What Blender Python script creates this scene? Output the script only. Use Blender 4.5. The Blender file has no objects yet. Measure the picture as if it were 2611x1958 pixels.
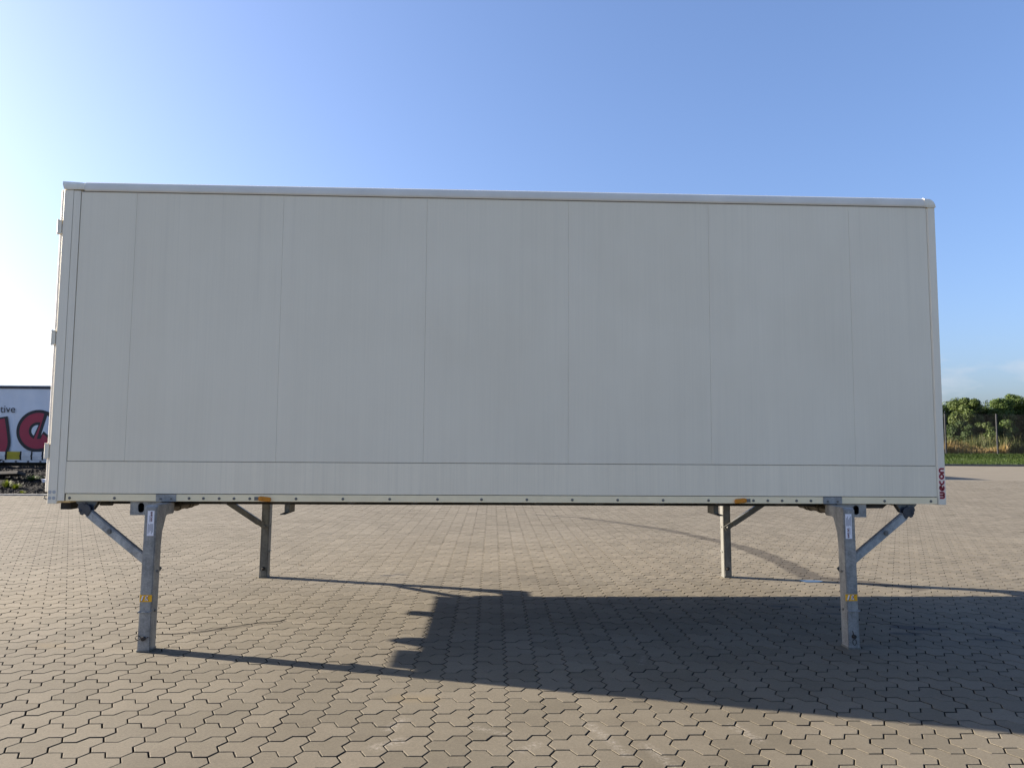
import bpy, bmesh, math, random
import numpy as np
from mathutils import Vector, Matrix
random.seed(7)
rng = np.random.default_rng(11)
S = bpy.context.scene
COL = S.collection
R = math.radians

# ------------------------------------------------------------------ camera
CAM = Vector((3.5416, -5.9789, 1.6374)); YAW, PITCH, ROLL, FPX = -0.0364, 0.0783, 0.0069, 1822.25
cp, sp, cy_, sy_ = math.cos(PITCH), math.sin(PITCH), math.cos(YAW), math.sin(YAW)
fw = Vector((-sy_*cp, cy_*cp, sp)); rt = Vector((cy_, sy_, 0)); up = rt.cross(fw)
r2 = rt*math.cos(ROLL) + up*math.sin(ROLL); u2 = up*math.cos(ROLL) - rt*math.sin(ROLL)
cam = bpy.data.cameras.new('camera'); cam.sensor_width = 36; cam.lens = FPX/2611*36
cam.clip_start = 0.1; cam.clip_end = 5000
camo = bpy.data.objects.new('camera', cam); COL.objects.link(camo)
m = Matrix((r2, u2, -fw)).transposed().to_4x4(); m.translation = CAM
camo.matrix_world = m
S.camera = camo

# ------------------------------------------------------------------ light
EXPO = 2.0
SUN_EL = R(19.3); SUN_S = 0.2877                       # low sun from the left, a little behind the box
to_sun = Vector((-1, SUN_S, math.tan(SUN_EL)*math.hypot(1, SUN_S))).normalized()
w = bpy.data.worlds.new('World'); S.world = w; w.use_nodes = True
nt = w.node_tree; nt.nodes.clear()
sky = nt.nodes.new('ShaderNodeTexSky'); sky.sky_type = 'NISHITA'; sky.sun_disc = False
sky.sun_elevation = SUN_EL; sky.sun_rotation = math.atan2(to_sun.x, to_sun.y) % (2*math.pi)
sky.altitude = 20; sky.air_density = 1.0; sky.dust_density = 2.7; sky.ozone_density = 4.0
bg = nt.nodes.new('ShaderNodeBackground'); bg.inputs[1].default_value = 0.1413/2**EXPO
out = nt.nodes.new('ShaderNodeOutputWorld')
# thin fair-weather clouds low over the whole horizon
tc = nt.nodes.new('ShaderNodeTexCoord'); sep = nt.nodes.new('ShaderNodeSeparateXYZ')
nt.links.new(tc.outputs['Generated'], sep.inputs[0])
mp = nt.nodes.new('ShaderNodeMapping'); mp.inputs['Scale'].default_value = (1, 1, 2.6)
nt.links.new(tc.outputs['Generated'], mp.inputs[0])
no = nt.nodes.new('ShaderNodeTexNoise'); no.inputs['Scale'].default_value = 15; no.inputs['Detail'].default_value = 6
no.inputs['Roughness'].default_value = 0.55
nt.links.new(mp.outputs[0], no.inputs['Vector'])
rp = nt.nodes.new('ShaderNodeValToRGB'); rp.color_ramp.elements[0].position = 0.52; rp.color_ramp.elements[1].position = 0.78
nt.links.new(no.outputs['Fac'], rp.inputs[0])
hm = nt.nodes.new('ShaderNodeValToRGB')               # height mask of the cloud layer
e = hm.color_ramp.elements; e[0].position = 0.0; e[0].color = (1, 1, 1, 1); e[1].position = 0.15; e[1].color = (0, 0, 0, 1)
k_ = e.new(0.09); k_.color = (1, 1, 1, 1)
nt.links.new(sep.outputs[2], hm.inputs[0])
mm = nt.nodes.new('ShaderNodeMath'); mm.operation = 'MULTIPLY'
nt.links.new(rp.outputs[0], mm.inputs[0]); nt.links.new(hm.outputs[0], mm.inputs[1])
m2 = nt.nodes.new('ShaderNodeMath'); m2.operation = 'MULTIPLY'; m2.inputs[1].default_value = 0.5
nt.links.new(mm.outputs[0], m2.inputs[0])
ga = nt.nodes.new('ShaderNodeGamma'); ga.inputs[1].default_value = 0.85          # evens the sky's own range, the same in every direction
nt.links.new(sky.outputs[0], ga.inputs[0])
ti = nt.nodes.new('ShaderNodeMixRGB'); ti.blend_type = 'MULTIPLY'; ti.inputs[0].default_value = 1; ti.inputs[2].default_value = (1.98, 2.05, 2.42, 1)
nt.links.new(ga.outputs[0], ti.inputs[1])
mx = nt.nodes.new('ShaderNodeMixRGB'); mx.inputs[2].default_value = (5.0, 5.3, 5.9, 1)
nt.links.new(m2.outputs[0], mx.inputs[0]); nt.links.new(ti.outputs[0], mx.inputs[1])
nt.links.new(mx.outputs[0], bg.inputs[0]); nt.links.new(bg.outputs[0], out.inputs[0])
sl = bpy.data.lights.new('sun', 'SUN'); sl.energy = 5.0; sl.angle = R(0.55); sl.color = (1.0, 0.88, 0.72)
so = bpy.data.objects.new('sun', sl); COL.objects.link(so)
so.rotation_euler = (-to_sun).to_track_quat('-Z', 'Y').to_euler(); so.location = (-30, 12, 18)
S.view_settings.view_transform = 'Standard'; S.view_settings.look = 'None'
S.view_settings.exposure = EXPO; S.view_settings.gamma = 1.0; S.view_settings.use_curve_mapping = False

# ------------------------------------------------------------------ materials
class NT:
    def __init__(s, name):
        s.m = bpy.data.materials.new(name); s.m.use_nodes = True; s.t = s.m.node_tree
        s.b = s.t.nodes['Principled BSDF']; s.o = s.t.nodes['Material Output']
        s.geo = s.n('ShaderNodeNewGeometry'); s.oi = s.n('ShaderNodeObjectInfo')
    def n(s, typ, **kw):
        nd = s.t.nodes.new(typ)
        for k, v in kw.items(): setattr(nd, k, v)
        return nd
    def put(s, sock, v):
        if isinstance(v, bpy.types.NodeSocket): s.t.links.new(v, sock)
        elif isinstance(v, (tuple, list)) and len(v) == 3 and sock.type == 'RGBA': sock.default_value = (*v, 1)
        else: sock.default_value = v
    def math(s, op, a, b=0.0, c=None, clamp=False):
        nd = s.n('ShaderNodeMath', operation=op, use_clamp=clamp)
        s.put(nd.inputs[0], a); s.put(nd.inputs[1], b)
        if c is not None: s.put(nd.inputs[2], c)
        return nd.outputs[0]
    def vec(s, op, a, b=(0, 0, 0), sc=None):
        nd = s.n('ShaderNodeVectorMath', operation=op); s.put(nd.inputs[0], a); s.put(nd.inputs[1], b)
        if sc is not None: s.put(nd.inputs['Scale'], sc)
        return nd.outputs['Value'] if op in ('DOT_PRODUCT', 'LENGTH', 'DISTANCE') else nd.outputs['Vector']
    def mix(s, f, a, b, mode='MIX'):
        nd = s.n('ShaderNodeMixRGB', blend_type=mode); s.put(nd.inputs[0], f); s.put(nd.inputs[1], a); s.put(nd.inputs[2], b)
        return nd.outputs[0]
    def noise(s, scale, detail=3, rough=0.55, stretch=None, coord=None):
        nd = s.n('ShaderNodeTexNoise'); nd.inputs['Scale'].default_value = scale
        nd.inputs['Detail'].default_value = detail; nd.inputs['Roughness'].default_value = rough
        v = coord if coord is not None else s.geo.outputs['Position']
        if stretch:
            v = s.vec('MULTIPLY', v, stretch)
        s.put(nd.inputs['Vector'], v)
        return nd.outputs['Fac']
    def ramp(s, f, lo, hi, a=0.0, b=1.0):
        nd = s.n('ShaderNodeMapRange'); nd.inputs[1].default_value = lo; nd.inputs[2].default_value = hi
        nd.inputs[3].default_value = a; nd.inputs[4].default_value = b; s.put(nd.inputs[0], f)
        return nd.outputs[0]
    def bump(s, h, strength, dist):
        nd = s.n('ShaderNodeBump'); nd.inputs['Strength'].default_value = strength; nd.inputs['Distance'].default_value = dist
        s.put(nd.inputs['Height'], h); s.t.links.new(nd.outputs[0], s.b.inputs['Normal'])
    def fin(s, color, rough=0.6, metal=0.0, spec=0.5):
        s.put(s.b.inputs['Base Color'], color); s.put(s.b.inputs['Roughness'], rough); s.put(s.b.inputs['Metallic'], metal)
        s.b.inputs['Specular IOR Level'].default_value = spec
        return s.m

def plain(name, c, rough=0.6, metal=0.0, var=0.12, scale=6.0, bump=0.0, spec=0.5, stretch=None):
    a = NT(name)
    f = a.noise(scale, 4, 0.6, stretch)
    lo = tuple(x*(1-var) for x in c); hi = tuple(min(1, x*(1+var)) for x in c)
    if bump: a.bump(f, bump, 0.01)
    return a.fin(a.mix(a.ramp(f, 0.3, 0.7), lo, hi), rough, metal, spec)

def white_panel(name, c, streak, dirt):
    a = NT(name)
    s1 = a.noise(1.0, 5, 0.65, (70, 70, 0.9)); s2 = a.noise(1.0, 3, 0.6, (9, 9, 0.35)); s3 = a.noise(0.7, 3)
    f = a.math('ADD', a.math('MULTIPLY', s1, 0.55), a.math('ADD', a.math('MULTIPLY', s2, 0.25), a.math('MULTIPLY', s3, 0.2)))
    lo = tuple(x*(1-streak) for x in c); hi = tuple(x*(1+streak*0.5) for x in c)
    col = a.mix(a.ramp(f, 0.35, 0.65), lo, hi)
    spots = a.ramp(a.noise(26, 2), 0.76, 0.84)
    col = a.mix(a.math('MULTIPLY', spots, dirt), col, (0.30, 0.28, 0.24))
    big = a.noise(0.9, 4, 0.6, (1, 1, 0.8)); col = a.mix(a.ramp(big, 0.40, 0.66, 0, 0.75), col, a.mix(1.0, col, (0.94, 0.935, 0.925), 'MULTIPLY'))
    sz = a.n('ShaderNodeSeparateXYZ'); a.put(sz.inputs[0], a.geo.outputs['Position'])        # rain streaks running down from the top rail
    run = a.math('MULTIPLY', a.ramp(a.noise(1.0, 3, 0.6, (14, 14, 0.12)), 0.56, 0.74), a.ramp(sz.outputs[2], 2.3, 3.68))
    low = a.math('MULTIPLY', a.ramp(a.noise(1.0, 3, 0.6, (26, 26, 0.5)), 0.5, 0.75), a.ramp(sz.outputs[2], 1.75, 1.12))
    col = a.mix(a.math('MULTIPLY', a.math('MAXIMUM', run, low), 0.11), col, (0.33, 0.29, 0.22))
    scuff = a.ramp(a.noise(1.0, 5, 0.75, (0.8, 0.8, 9.0)), 0.70, 0.80)
    col = a.mix(a.math('MULTIPLY', scuff, 0.10), col, (0.30, 0.29, 0.28))
    a.bump(a.math('ADD', a.math('MULTIPLY', s1, 0.12), a.noise(1.3, 2, 0.5)), 0.10, 0.02)
    return a.fin(col, a.ramp(big, 0.35, 0.7, 0.36, 0.5), 0, 0.4)

M = {}
M['panel'] = white_panel('white_panel_paint', (0.805, 0.73, 0.57), 0.042, 0.3)
M['skirt'] = white_panel('white_skirt_paint', (0.865, 0.77, 0.585), 0.075, 0.25)
M['post'] = white_panel('white_post_paint', (0.81, 0.74, 0.59), 0.05, 0.25)
M['rail'] = plain('cream_rail_paint', (0.90, 0.755, 0.48), 0.5, 0, 0.05, 8)
M['door'] = plain('cream_door_paint', (0.72, 0.69, 0.62), 0.5, 0, 0.06, 5)
M['seal'] = plain('grey_joint_sealant', (0.15, 0.14, 0.125), 0.8, 0, 0.2, 20)
M['core'] = plain('dark_seam_backing', (0.42, 0.39, 0.33), 0.8, 0, 0.2, 9)
M['roof'] = plain('roof_sheet', (0.70, 0.655, 0.56), 0.45, 0, 0.06, 3)
def galvanised(name, c, rough=0.5, metal=0.55):
    a = NT(name)
    v = a.n('ShaderNodeTexVoronoi'); v.inputs['Scale'].default_value = 85; a.put(v.inputs['Vector'], a.geo.outputs['Position'])
    f1 = a.noise(9, 5, 0.65); f2 = a.noise(1.0, 4, 0.6, (22, 22, 3.0)); f3 = a.noise(30, 3, 0.6)
    sh = a.n('ShaderNodeSeparateColor'); a.put(sh.inputs[0], v.outputs['Color'])
    f = a.math('ADD', a.math('MULTIPLY', f1, 0.5), a.math('ADD', a.math('MULTIPLY', sh.outputs[0], 0.12), a.math('MULTIPLY', f2, 0.4)))
    lo = tuple(x*0.60 for x in c); hi = tuple(min(1, x*1.28) for x in c)
    col = a.mix(a.ramp(f, 0.33, 0.72), lo, hi)
    stain = a.ramp(a.noise(5, 5, 0.7), 0.60, 0.72)
    col = a.mix(a.math('MULTIPLY', stain, 0.45), col, (0.13, 0.11, 0.085))
    a.bump(f3, 0.08, 0.004)
    return a.fin(col, a.ramp(f, 0.3, 0.7, rough+0.12, rough-0.1), metal, 0.5)
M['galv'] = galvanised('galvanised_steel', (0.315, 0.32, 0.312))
M['galv_dark'] = galvanised('dark_galvanised_steel', (0.185, 0.185, 0.17))
M['frame'] = plain('dark_frame_paint', (0.045, 0.043, 0.04), 0.7, 0, 0.35, 14, 0.1)
M['floor_wood'] = plain('floor_underside', (0.09, 0.07, 0.05), 0.85, 0, 0.3, 5)
M['black'] = plain('black_rubber', (0.012, 0.012, 0.012), 0.75, 0, 0.3, 15)
M['rust'] = plain('greasy_dark_pin_steel', (0.035, 0.028, 0.022), 0.6, 0.3, 0.4, 40)
M['bolt'] = plain('bolt_zinc', (0.16, 0.16, 0.155), 0.45, 0.5, 0.25, 60)
M['plug'] = plain('grey_plug', (0.40, 0.41, 0.41), 0.5, 0, 0.08, 50)
M['amber'] = plain('amber_lens', (0.55, 0.20, 0.012), 0.25, 0, 0.1, 30)
M['red_letter'] = plain('red_lettering', (0.26, 0.008, 0.014), 0.45, 0, 0.1, 20)
M['pink'] = plain('faded_white_decal_edge', (0.92, 0.66, 0.60), 0.5, 0, 0.06, 20)
M['label_white'] = plain('label_white', (0.78, 0.76, 0.78), 0.45, 0, 0.04, 30)
M['label_black'] = plain('label_black', (0.02, 0.02, 0.024), 0.5, 0, 0.1, 20)
M['label_grey'] = plain('label_fine_print', (0.24, 0.24, 0.26), 0.5, 0, 0.35, 900)
M['label_red'] = plain('label_red', (0.12, 0.008, 0.02), 0.5, 0, 0.1, 20)
M['yellow'] = plain('yellow_sticker', (0.80, 0.40, 0.01), 0.45, 0, 0.12, 60)

# ------------------------------------------------------------------ mesh helpers
def tag(o, label=None, cat=None, group=None, kind=None):
    if label: o['label'] = label
    if cat: o['category'] = cat
    if group: o['group'] = group
    if kind: o['kind'] = kind
    return o

def empty(name, loc):
    o = bpy.data.objects.new(name, None); o.empty_display_size = 0.3; o.location = loc; COL.objects.link(o)
    return o

class MB:
    """collects solids (world coordinates); build() links them as ONE mesh object"""
    def __init__(s): s.v = []; s.f = []
    def add(s, verts, faces):
        o = len(s.v); s.v += [tuple(p) for p in verts]; s.f += [tuple(i+o for i in f) for f in faces]; return s
    def box(s, x0, x1, y0, y1, z0, z1):
        v = [(x0,y0,z0),(x1,y0,z0),(x1,y1,z0),(x0,y1,z0),(x0,y0,z1),(x1,y0,z1),(x1,y1,z1),(x0,y1,z1)]
        return s.add(v, [(3,2,1,0),(4,5,6,7),(0,1,5,4),(1,2,6,5),(2,3,7,6),(3,0,4,7)])
    def prism(s, poly, fn0, fn1):
        n = len(poly); v = [fn0(*p) for p in poly] + [fn1(*p) for p in poly]
        return s.add(v, [tuple(range(n))[::-1], tuple(range(n, 2*n))] + [(i, (i+1) % n, n+(i+1) % n, n+i) for i in range(n)])
    def prism_x(s, poly, x0, x1): return s.prism(poly, lambda y, z: (x0, y, z), lambda y, z: (x1, y, z))
    def prism_y(s, poly, y0, y1): return s.prism(poly, lambda x, z: (x, y0, z), lambda x, z: (x, y1, z))
    def prism_z(s, poly, z0, z1): return s.prism(poly, lambda x, y: (x, y, z0), lambda x, y: (x, y, z1))
    def cyl(s, a, b, r, n=14, r1=None):
        a = Vector(a); b = Vector(b); d = (b-a).normalized(); r1 = r if r1 is None else r1
        t = Vector((0, 0, 1)) if abs(d.z) < 0.9 else Vector((1, 0, 0)); p = d.cross(t).normalized(); q = d.cross(p)
        v = [a + (p*math.cos(2*math.pi*i/n) + q*math.sin(2*math.pi*i/n))*r for i in range(n)]
        v += [b + (p*math.cos(2*math.pi*i/n) + q*math.sin(2*math.pi*i/n))*r1 for i in range(n)]
        return s.add(v, [tuple(range(n)), tuple(range(2*n-1, n-1, -1))] + [(i, n+i, n+(i+1) % n, (i+1) % n) for i in range(n)])
    def beam(s, a, b, wd, ht, side=None):
        """rectangular bar from a to b; 'side' is the direction of the width"""
        a = Vector(a); b = Vector(b); d = (b-a).normalized()
        p = Vector(side) if side else (d.cross(Vector((0, 0, 1))) if abs(d.z) < 0.95 else Vector((1, 0, 0)))
        p = (p - d*p.dot(d)).normalized(); q = d.cross(p)
        c = [(-1,-1),(1,-1),(1,1),(-1,1)]
        v = [a+p*wd/2*i+q*ht/2*j for i, j in c] + [b+p*wd/2*i+q*ht/2*j for i, j in c]
        return s.add(v, [(3,2,1,0),(4,5,6,7),(0,1,5,4),(1,2,6,5),(2,3,7,6),(3,0,4,7)])
    def tube(s, pts, r, n=8):
        pts = [Vector(p) for p in pts]; rings = []
        for i, p in enumerate(pts):
            d = (pts[min(i+1, len(pts)-1)] - pts[max(i-1, 0)]).normalized()
            t = Vector((0, 0, 1)) if abs(d.z) < 0.9 else Vector((1, 0, 0)); u = d.cross(t).normalized(); w_ = d.cross(u)
            rings.append([p + (u*math.cos(2*math.pi*k/n) + w_*math.sin(2*math.pi*k/n))*r for k in range(n)])
        v = [x for r_ in rings for x in r_]; f = [tuple(range(n)), tuple(range(len(v)-1, len(v)-1-n, -1))]
        for i in range(len(pts)-1):
            for k in range(n): f.append((i*n+k, (i+1)*n+k, (i+1)*n+(k+1) % n, i*n+(k+1) % n))
        return s.add(v, f)
    def mesh(s, name, origin=(0, 0, 0), bevel=0.0, seg=1):
        me = bpy.data.meshes.new(name); o = Vector(origin)
        me.from_pydata([Vector(p)-o for p in s.v], [], s.f)
        bm = bmesh.new(); bm.from_mesh(me)
        bmesh.ops.recalc_face_normals(bm, faces=bm.faces)
        if bevel:
            es = [e_ for e_ in bm.edges if len(e_.link_faces) == 2 and e_.calc_face_angle(0) > 0.5]
            bmesh.ops.bevel(bm, geom=es, offset=bevel, segments=seg, affect='EDGES', clamp_overlap=True)
        bm.to_mesh(me); bm.free()
        return me
    def build(s, name, mat, parent=None, origin=None, bevel=0.0, seg=1, smooth=False):
        org = origin if origin is not None else (ORG.get(parent.name, (0, 0, 0)) if parent else (0, 0, 0))
        me = s.mesh(name, org, bevel, seg)
        if isinstance(mat, str): mat = M[mat]
        me.materials.append(mat)
        if smooth:
            for p in me.polygons: p.use_smooth = True
            try: me.set_sharp_from_angle(angle=R(40))
            except Exception: pass
        o = bpy.data.objects.new(name, me); COL.objects.link(o)
        if parent: o.parent = parent; ORG[o.name] = org
        elif origin is not None: o.location = origin
        return o
ORG = {}
def thing(name, loc, label, cat, group=None):
    o = empty(name, loc); ORG[o.name] = tuple(loc); tag(o, label, cat, group); return o

def ribbon(path, wd):
    """2-D polyline -> outline quads with mitred joints (closed if first == last)"""
    n = len(path); closed = path[0] == path[-1]; L_ = []; R_ = []
    for i, p in enumerate(path):
        a = path[i-1] if i > 0 else (path[-2] if closed else None); b = path[i+1] if i < n-1 else (path[1] if closed else None)
        p = Vector(p); d1 = (p-Vector(a)).normalized() if a else None; d2 = (Vector(b)-p).normalized() if b else None
        d1 = d1 or d2; d2 = d2 or d1
        nrm = Vector((-(d1+d2).y, (d1+d2).x)).normalized(); k = 1/max(0.4, nrm.dot(Vector((-d1.y, d1.x))))
        L_.append(p+nrm*wd/2*k); R_.append(p-nrm*wd/2*k)
    return L_, R_
def arc(cx, cy, r, a0, a1, n=12, ry=None):
    ry = r if ry is None else ry
    return [(cx+r*math.cos(R(a0+(a1-a0)*i/n)), cy+ry*math.sin(R(a0+(a1-a0)*i/n))) for i in range(n+1)]
def strokes(mb, paths, wd, fn, th=0.0006):
    """thick pen strokes laid on a plane: fn(u, v, h) -> world"""
    for path in paths:
        L_, R_ = ribbon(path, wd); n = len(path)
        v = [fn(p.x, p.y, th) for p in L_] + [fn(p.x, p.y, th) for p in R_] + [fn(p.x, p.y, 0) for p in L_] + [fn(p.x, p.y, 0) for p in R_]
        f = []
        for i in range(n-1):
            f += [(i, i+1, n+i+1, n+i), (2*n+i, 2*n+i+1, i+1, i), (n+i, n+i+1, 3*n+i+1, 3*n+i)]
        mb.add(v, f)
def logo_paths():
    """the five rounded lower-case letters w e c o n, x-height 1"""
    P = []; x = 0.16
    P.append([(x, 1)] + arc(x+0.22, 0.36, 0.22, 180, 360, 8) + [(x+0.44, 1)])
    P.append(arc(x+0.66, 0.36, 0.22, 180, 360, 8) + [(x+0.88, 1)]); x += 1.30
    P.append([(x+0.02, 0.30), (x+0.62, 0.74)] + arc(x+0.36, 0.5, 0.37, 35, 320, 16)); x += 0.98
    P.append(arc(x+0.37, 0.5, 0.37, 60, 300, 14)); x += 0.90
    c = arc(x+0.37, 0.5, 0.36, 0, 360, 18); c[-1] = c[0]; P.append(c); x += 1.04
    P.append([(x, 0.0)] + arc(x+0.31, 0.55, 0.31, 180, 0, 10) + [(x+0.62, 0.0)])
    return P, x+0.62+0.16

# ================================================================== SETTING
# ---- far ground to the horizon
a = NT('field_ground'); f = a.noise(0.15, 6); g = a.noise(3.0, 4)
M['ground'] = a.fin(a.mix(a.ramp(a.math('ADD', a.math('MULTIPLY', f, 0.6), a.math('MULTIPLY', g, 0.4)), 0.35, 0.65), (0.045, 0.06, 0.022), (0.13, 0.12, 0.06)), 0.95)
gm = MB(); gm.add([(-2500,-400,-0.12),(2500,-400,-0.12),(2500,3500,-0.12),(-2500,3500,-0.12)], [(0,1,2,3)])
tag(gm.build('ground', 'ground'), kind='structure')

# ---- paving material: concrete blocks with stains of their own shape
a = NT('concrete_paver'); pos = a.geo.outputs['Position']
flat = a.vec('MULTIPLY', pos, (1, 1, 0))
rnd = a.math('FRACT', a.math('ADD', a.oi.outputs['Random'], a.geo.outputs['Random Per Island']))
col = a.mix(rnd, (0.117, 0.103, 0.0755), (0.152, 0.134, 0.101))
big = a.noise(0.55, 4, 0.6, None, flat); mid = a.noise(4.5, 4, 0.65); fine = a.noise(210, 3, 0.7); grit = a.noise(95, 2, 0.6)
col = a.mix(a.ramp(big, 0.36, 0.66), col, a.mix(1.0, col, (0.84, 0.825, 0.80), 'MULTIPLY'))
smear = a.noise(1.0, 5, 0.7, (1.3, 3.0, 1), flat)
col = a.mix(a.ramp(smear, 0.54, 0.72, 0, 0.45), col, a.mix(1.0, col, (0.78, 0.77, 0.76), 'MULTIPLY'))
col = a.mix(a.ramp(mid, 0.5, 0.75, 0, 0.55), col, a.mix(1.0, col, (0.80, 0.79, 0.78), 'MULTIPLY'))
col = a.mix(a.ramp(fine, 0.35, 0.68), a.mix(1.0, col, (0.80, 0.79, 0.78), 'MULTIPLY'), a.mix(1.0, col, (1.10, 1.10, 1.10), 'MULTIPLY'))
col = a.mix(a.ramp(grit, 0.68, 0.76, 0, 0.55), col, (0.06, 0.05, 0.042))
grain = a.noise(62, 4, 0.72); col = a.mix(a.ramp(grain, 0.32, 0.70), a.mix(1.0, col, (0.80, 0.80, 0.80), 'MULTIPLY'), a.mix(1.0, col, (1.10, 1.09, 1.08), 'MULTIPLY'))
pits = a.ramp(a.noise(33, 3, 0.6), 0.70, 0.76); col = a.mix(a.math('MULTIPLY', pits, 0.4), col, (0.055, 0.048, 0.04))
def seg_mask(p0, p1, w0, soft):
    pa = a.vec('SUBTRACT', flat, (p0[0], p0[1], 0)); ba = (p1[0]-p0[0], p1[1]-p0[1], 0); l2 = ba[0]**2+ba[1]**2
    t = a.math('MULTIPLY', a.vec('DOT_PRODUCT', pa, ba), 1/l2, clamp=True)
    sc = a.n('ShaderNodeVectorMath', operation='SCALE'); sc.inputs[0].default_value = ba; a.put(sc.inputs['Scale'], t)
    d = a.vec('DISTANCE', pa, sc.outputs[0])
    return a.math('SUBTRACT', 1.0, a.ramp(a.math('ADD', d, wob), w0-soft, w0+soft))
wob = a.math('MULTIPLY', a.math('SUBTRACT', a.noise(2.6, 4, 0.65, None, flat), 0.5), 0.28)
wet = None
trail = [(4.6, 10.0), (5.6, 9.35), (6.35, 8.3), (6.95, 7.2), (7.4, 5.9), (7.6, 4.9), (7.62, 3.7), (7.5, 2.75), (8.4, 2.1)]
wid = [0.06, 0.10, 0.11, 0.12, 0.13, 0.15, 0.16, 0.13]
for i in range(len(trail)-1):
    s_ = seg_mask(trail[i], trail[i+1], wid[i], 0.035)
    wet = s_ if wet is None else a.math('MAXIMUM', wet, s_)
wobs = wob; wob = a.math('MULTIPLY', wobs, 0.35)
oil = None
for p0, p1, w0 in [((5.46,2.02),(5.58,2.0),0.045), ((2.33,2.85),(2.43,2.84),0.04), ((2.48,2.92),(2.56,2.9),0.035), ((6.44,1.22),(6.66,1.20),0.035), ((6.98,1.2),(7.12,1.19),0.04),
                   ((6.78,0.93),(6.95,0.90),0.035), ((7.25,0.42),(7.40,0.37),0.075), ((7.46,0.36),(7.62,0.34),0.03), ((7.1,0.2),(7.25,0.19),0.05), ((7.7,0.02),(7.88,-0.01),0.03), ((8.1, 0.4), (8.2, 0.3), 0.05)]:
    s_ = seg_mask(p0, p1, w0, 0.02); oil = s_ if oil is None else a.math('MAXIMUM', oil, s_)
wob = a.math('MULTIPLY', wobs, 0.2)
chalk = None
for p0, p1, w0 in [((3.49,-1.745),(3.68,-1.845),0.022), ((4.15,-1.71),(4.215,-1.88),0.03), ((4.23,-1.9),(4.30,-2.13),0.03), ((3.01,-1.76),(3.08,-1.62),0.035),
                   ((4.77,-0.39),(4.70,-0.63),0.014), ((2.98,-2.0),(3.10,-1.92),0.04), ((3.75,-2.05),(3.83,-1.98),0.03), ((4.42,-2.0),(4.5,-2.25),0.03), ((5.0,-1.75),(5.06,-1.95),0.035), ((4.45,-0.3),(4.62,-0.45),0.012)]:
    s_ = seg_mask(p0, p1, w0, 0.02); chalk = s_ if chalk is None else a.math('MAXIMUM', chalk, s_)
chalk = a.math('MULTIPLY', chalk, a.ramp(a.noise(38, 4, 0.75), 0.44, 0.66))
wob = a.math('MULTIPLY', wobs, 0.3)
ochre = a.math('MAXIMUM', seg_mask((0.05,-0.07),(0.22,-0.09),0.06,0.05), seg_mask((3.02,-1.28),(3.2,-1.3),0.06,0.05))
col = a.mix(a.math('MULTIPLY', ochre, 0.35), col, (0.15, 0.112, 0.055))
col = a.mix(a.math('MULTIPLY', wet, 0.95), col, a.mix(1.0, col, (0.36, 0.34, 0.33), 'MULTIPLY'))
col = a.mix(a.math('MULTIPLY', oil, 0.8), col, (0.035, 0.033, 0.035))
col = a.mix(a.math('MULTIPLY', chalk, 0.42), col, (0.34, 0.31, 0.27))
a.bump(a.math('ADD', a.math('MULTIPLY', fine, 0.4), a.math('ADD', a.math('MULTIPLY', grit, 0.4), a.math('MULTIPLY', grain, 0.5))), 0.35, 0.005)
a.b.inputs['Sheen Weight'].default_value = 0.016; a.b.inputs['Sheen Roughness'].default_value = 0.5; a.b.inputs['Sheen Tint'].default_value = (1, 0.95, 0.85, 1)   # dusty surface
M['paver'] = a.fin(col, 0.88, 0, 0.3)
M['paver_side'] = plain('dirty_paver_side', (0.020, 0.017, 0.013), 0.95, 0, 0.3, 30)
M['joint'] = plain('joint_sand', (0.016, 0.013, 0.010), 0.95, 0, 0.35, 40)

# ---- paving: interlocking blocks laid in columns running away from the viewer
PW, PH, PX, PY, PT = 0.2207, 0.0636, 1.0264, -1.7109, -0.0094
PD = 0.153*PW
polyA = [(PD,-1),(PW/2,-1),(PW/2+PD,0),(PW,0),(PW+PD,1),(PW,2),(PW/2+PD,2),(PW/2,3),(PD,3),(0,2),(PD,1),(0,0)]
polyB = [(PD,3),(PW/2,3),(PW/2+PD,2),(PW,2),(PW+PD,3),(PW,4),(PW+PD,5),(PW,6),(PW/2+PD,6),(PW/2,5),(PD,5),(0,4)]
def to_xy(p): return [(x, -k*PH) for x, k in p][::-1]
def offset(poly, d):
    n = len(poly); o = []
    for i in range(n):
        p0, p1, p2 = Vector(poly[i-1]), Vector(poly[i]), Vector(poly[(i+1) % n])
        d1 = (p1-p0).normalized(); d2 = (p2-p1).normalized(); n1 = Vector((-d1.y, d1.x)); n2 = Vector((-d2.y, d2.x))
        b = n1+n2; b = b/ (b.dot(b)) * 2
        o.append(tuple(p1+b*d))
    return o
A, B = to_xy(polyA), to_xy(polyB)
cA = (PW/2+PD/2, -1*PH); cB = (PW/2+PD/2, -4*PH)
A = [(x-cA[0], y-cA[1]) for x, y in A]; B = [(x-cB[0], y-cB[1]) for x, y in B]
GAP, CH, DEEP = 0.0040, 0.0020, 0.034
def paver_geo(poly, fancy):
    o1 = offset(poly, GAP); n = len(poly)
    if fancy:
        o2 = offset(poly, GAP+CH)
        v = [(x, y, 0) for x, y in o2] + [(x, y, -CH*0.9) for x, y in o1] + [(x, y, -DEEP) for x, y in o1]
        f = [tuple(range(n))] + [(n+i, n+(i+1) % n, (i+1) % n, i) for i in range(n)] + [(2*n+i, 2*n+(i+1) % n, n+(i+1) % n, n+i) for i in range(n)]
    else:
        v = [(x, y, 0) for x, y in o1] + [(x, y, -DEEP) for x, y in o1]
        f = [tuple(range(n))] + [(n+i, n+(i+1) % n, (i+1) % n, i) for i in range(n)]
    return v, f
ct, st = math.cos(PT), math.sin(PT)
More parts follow.
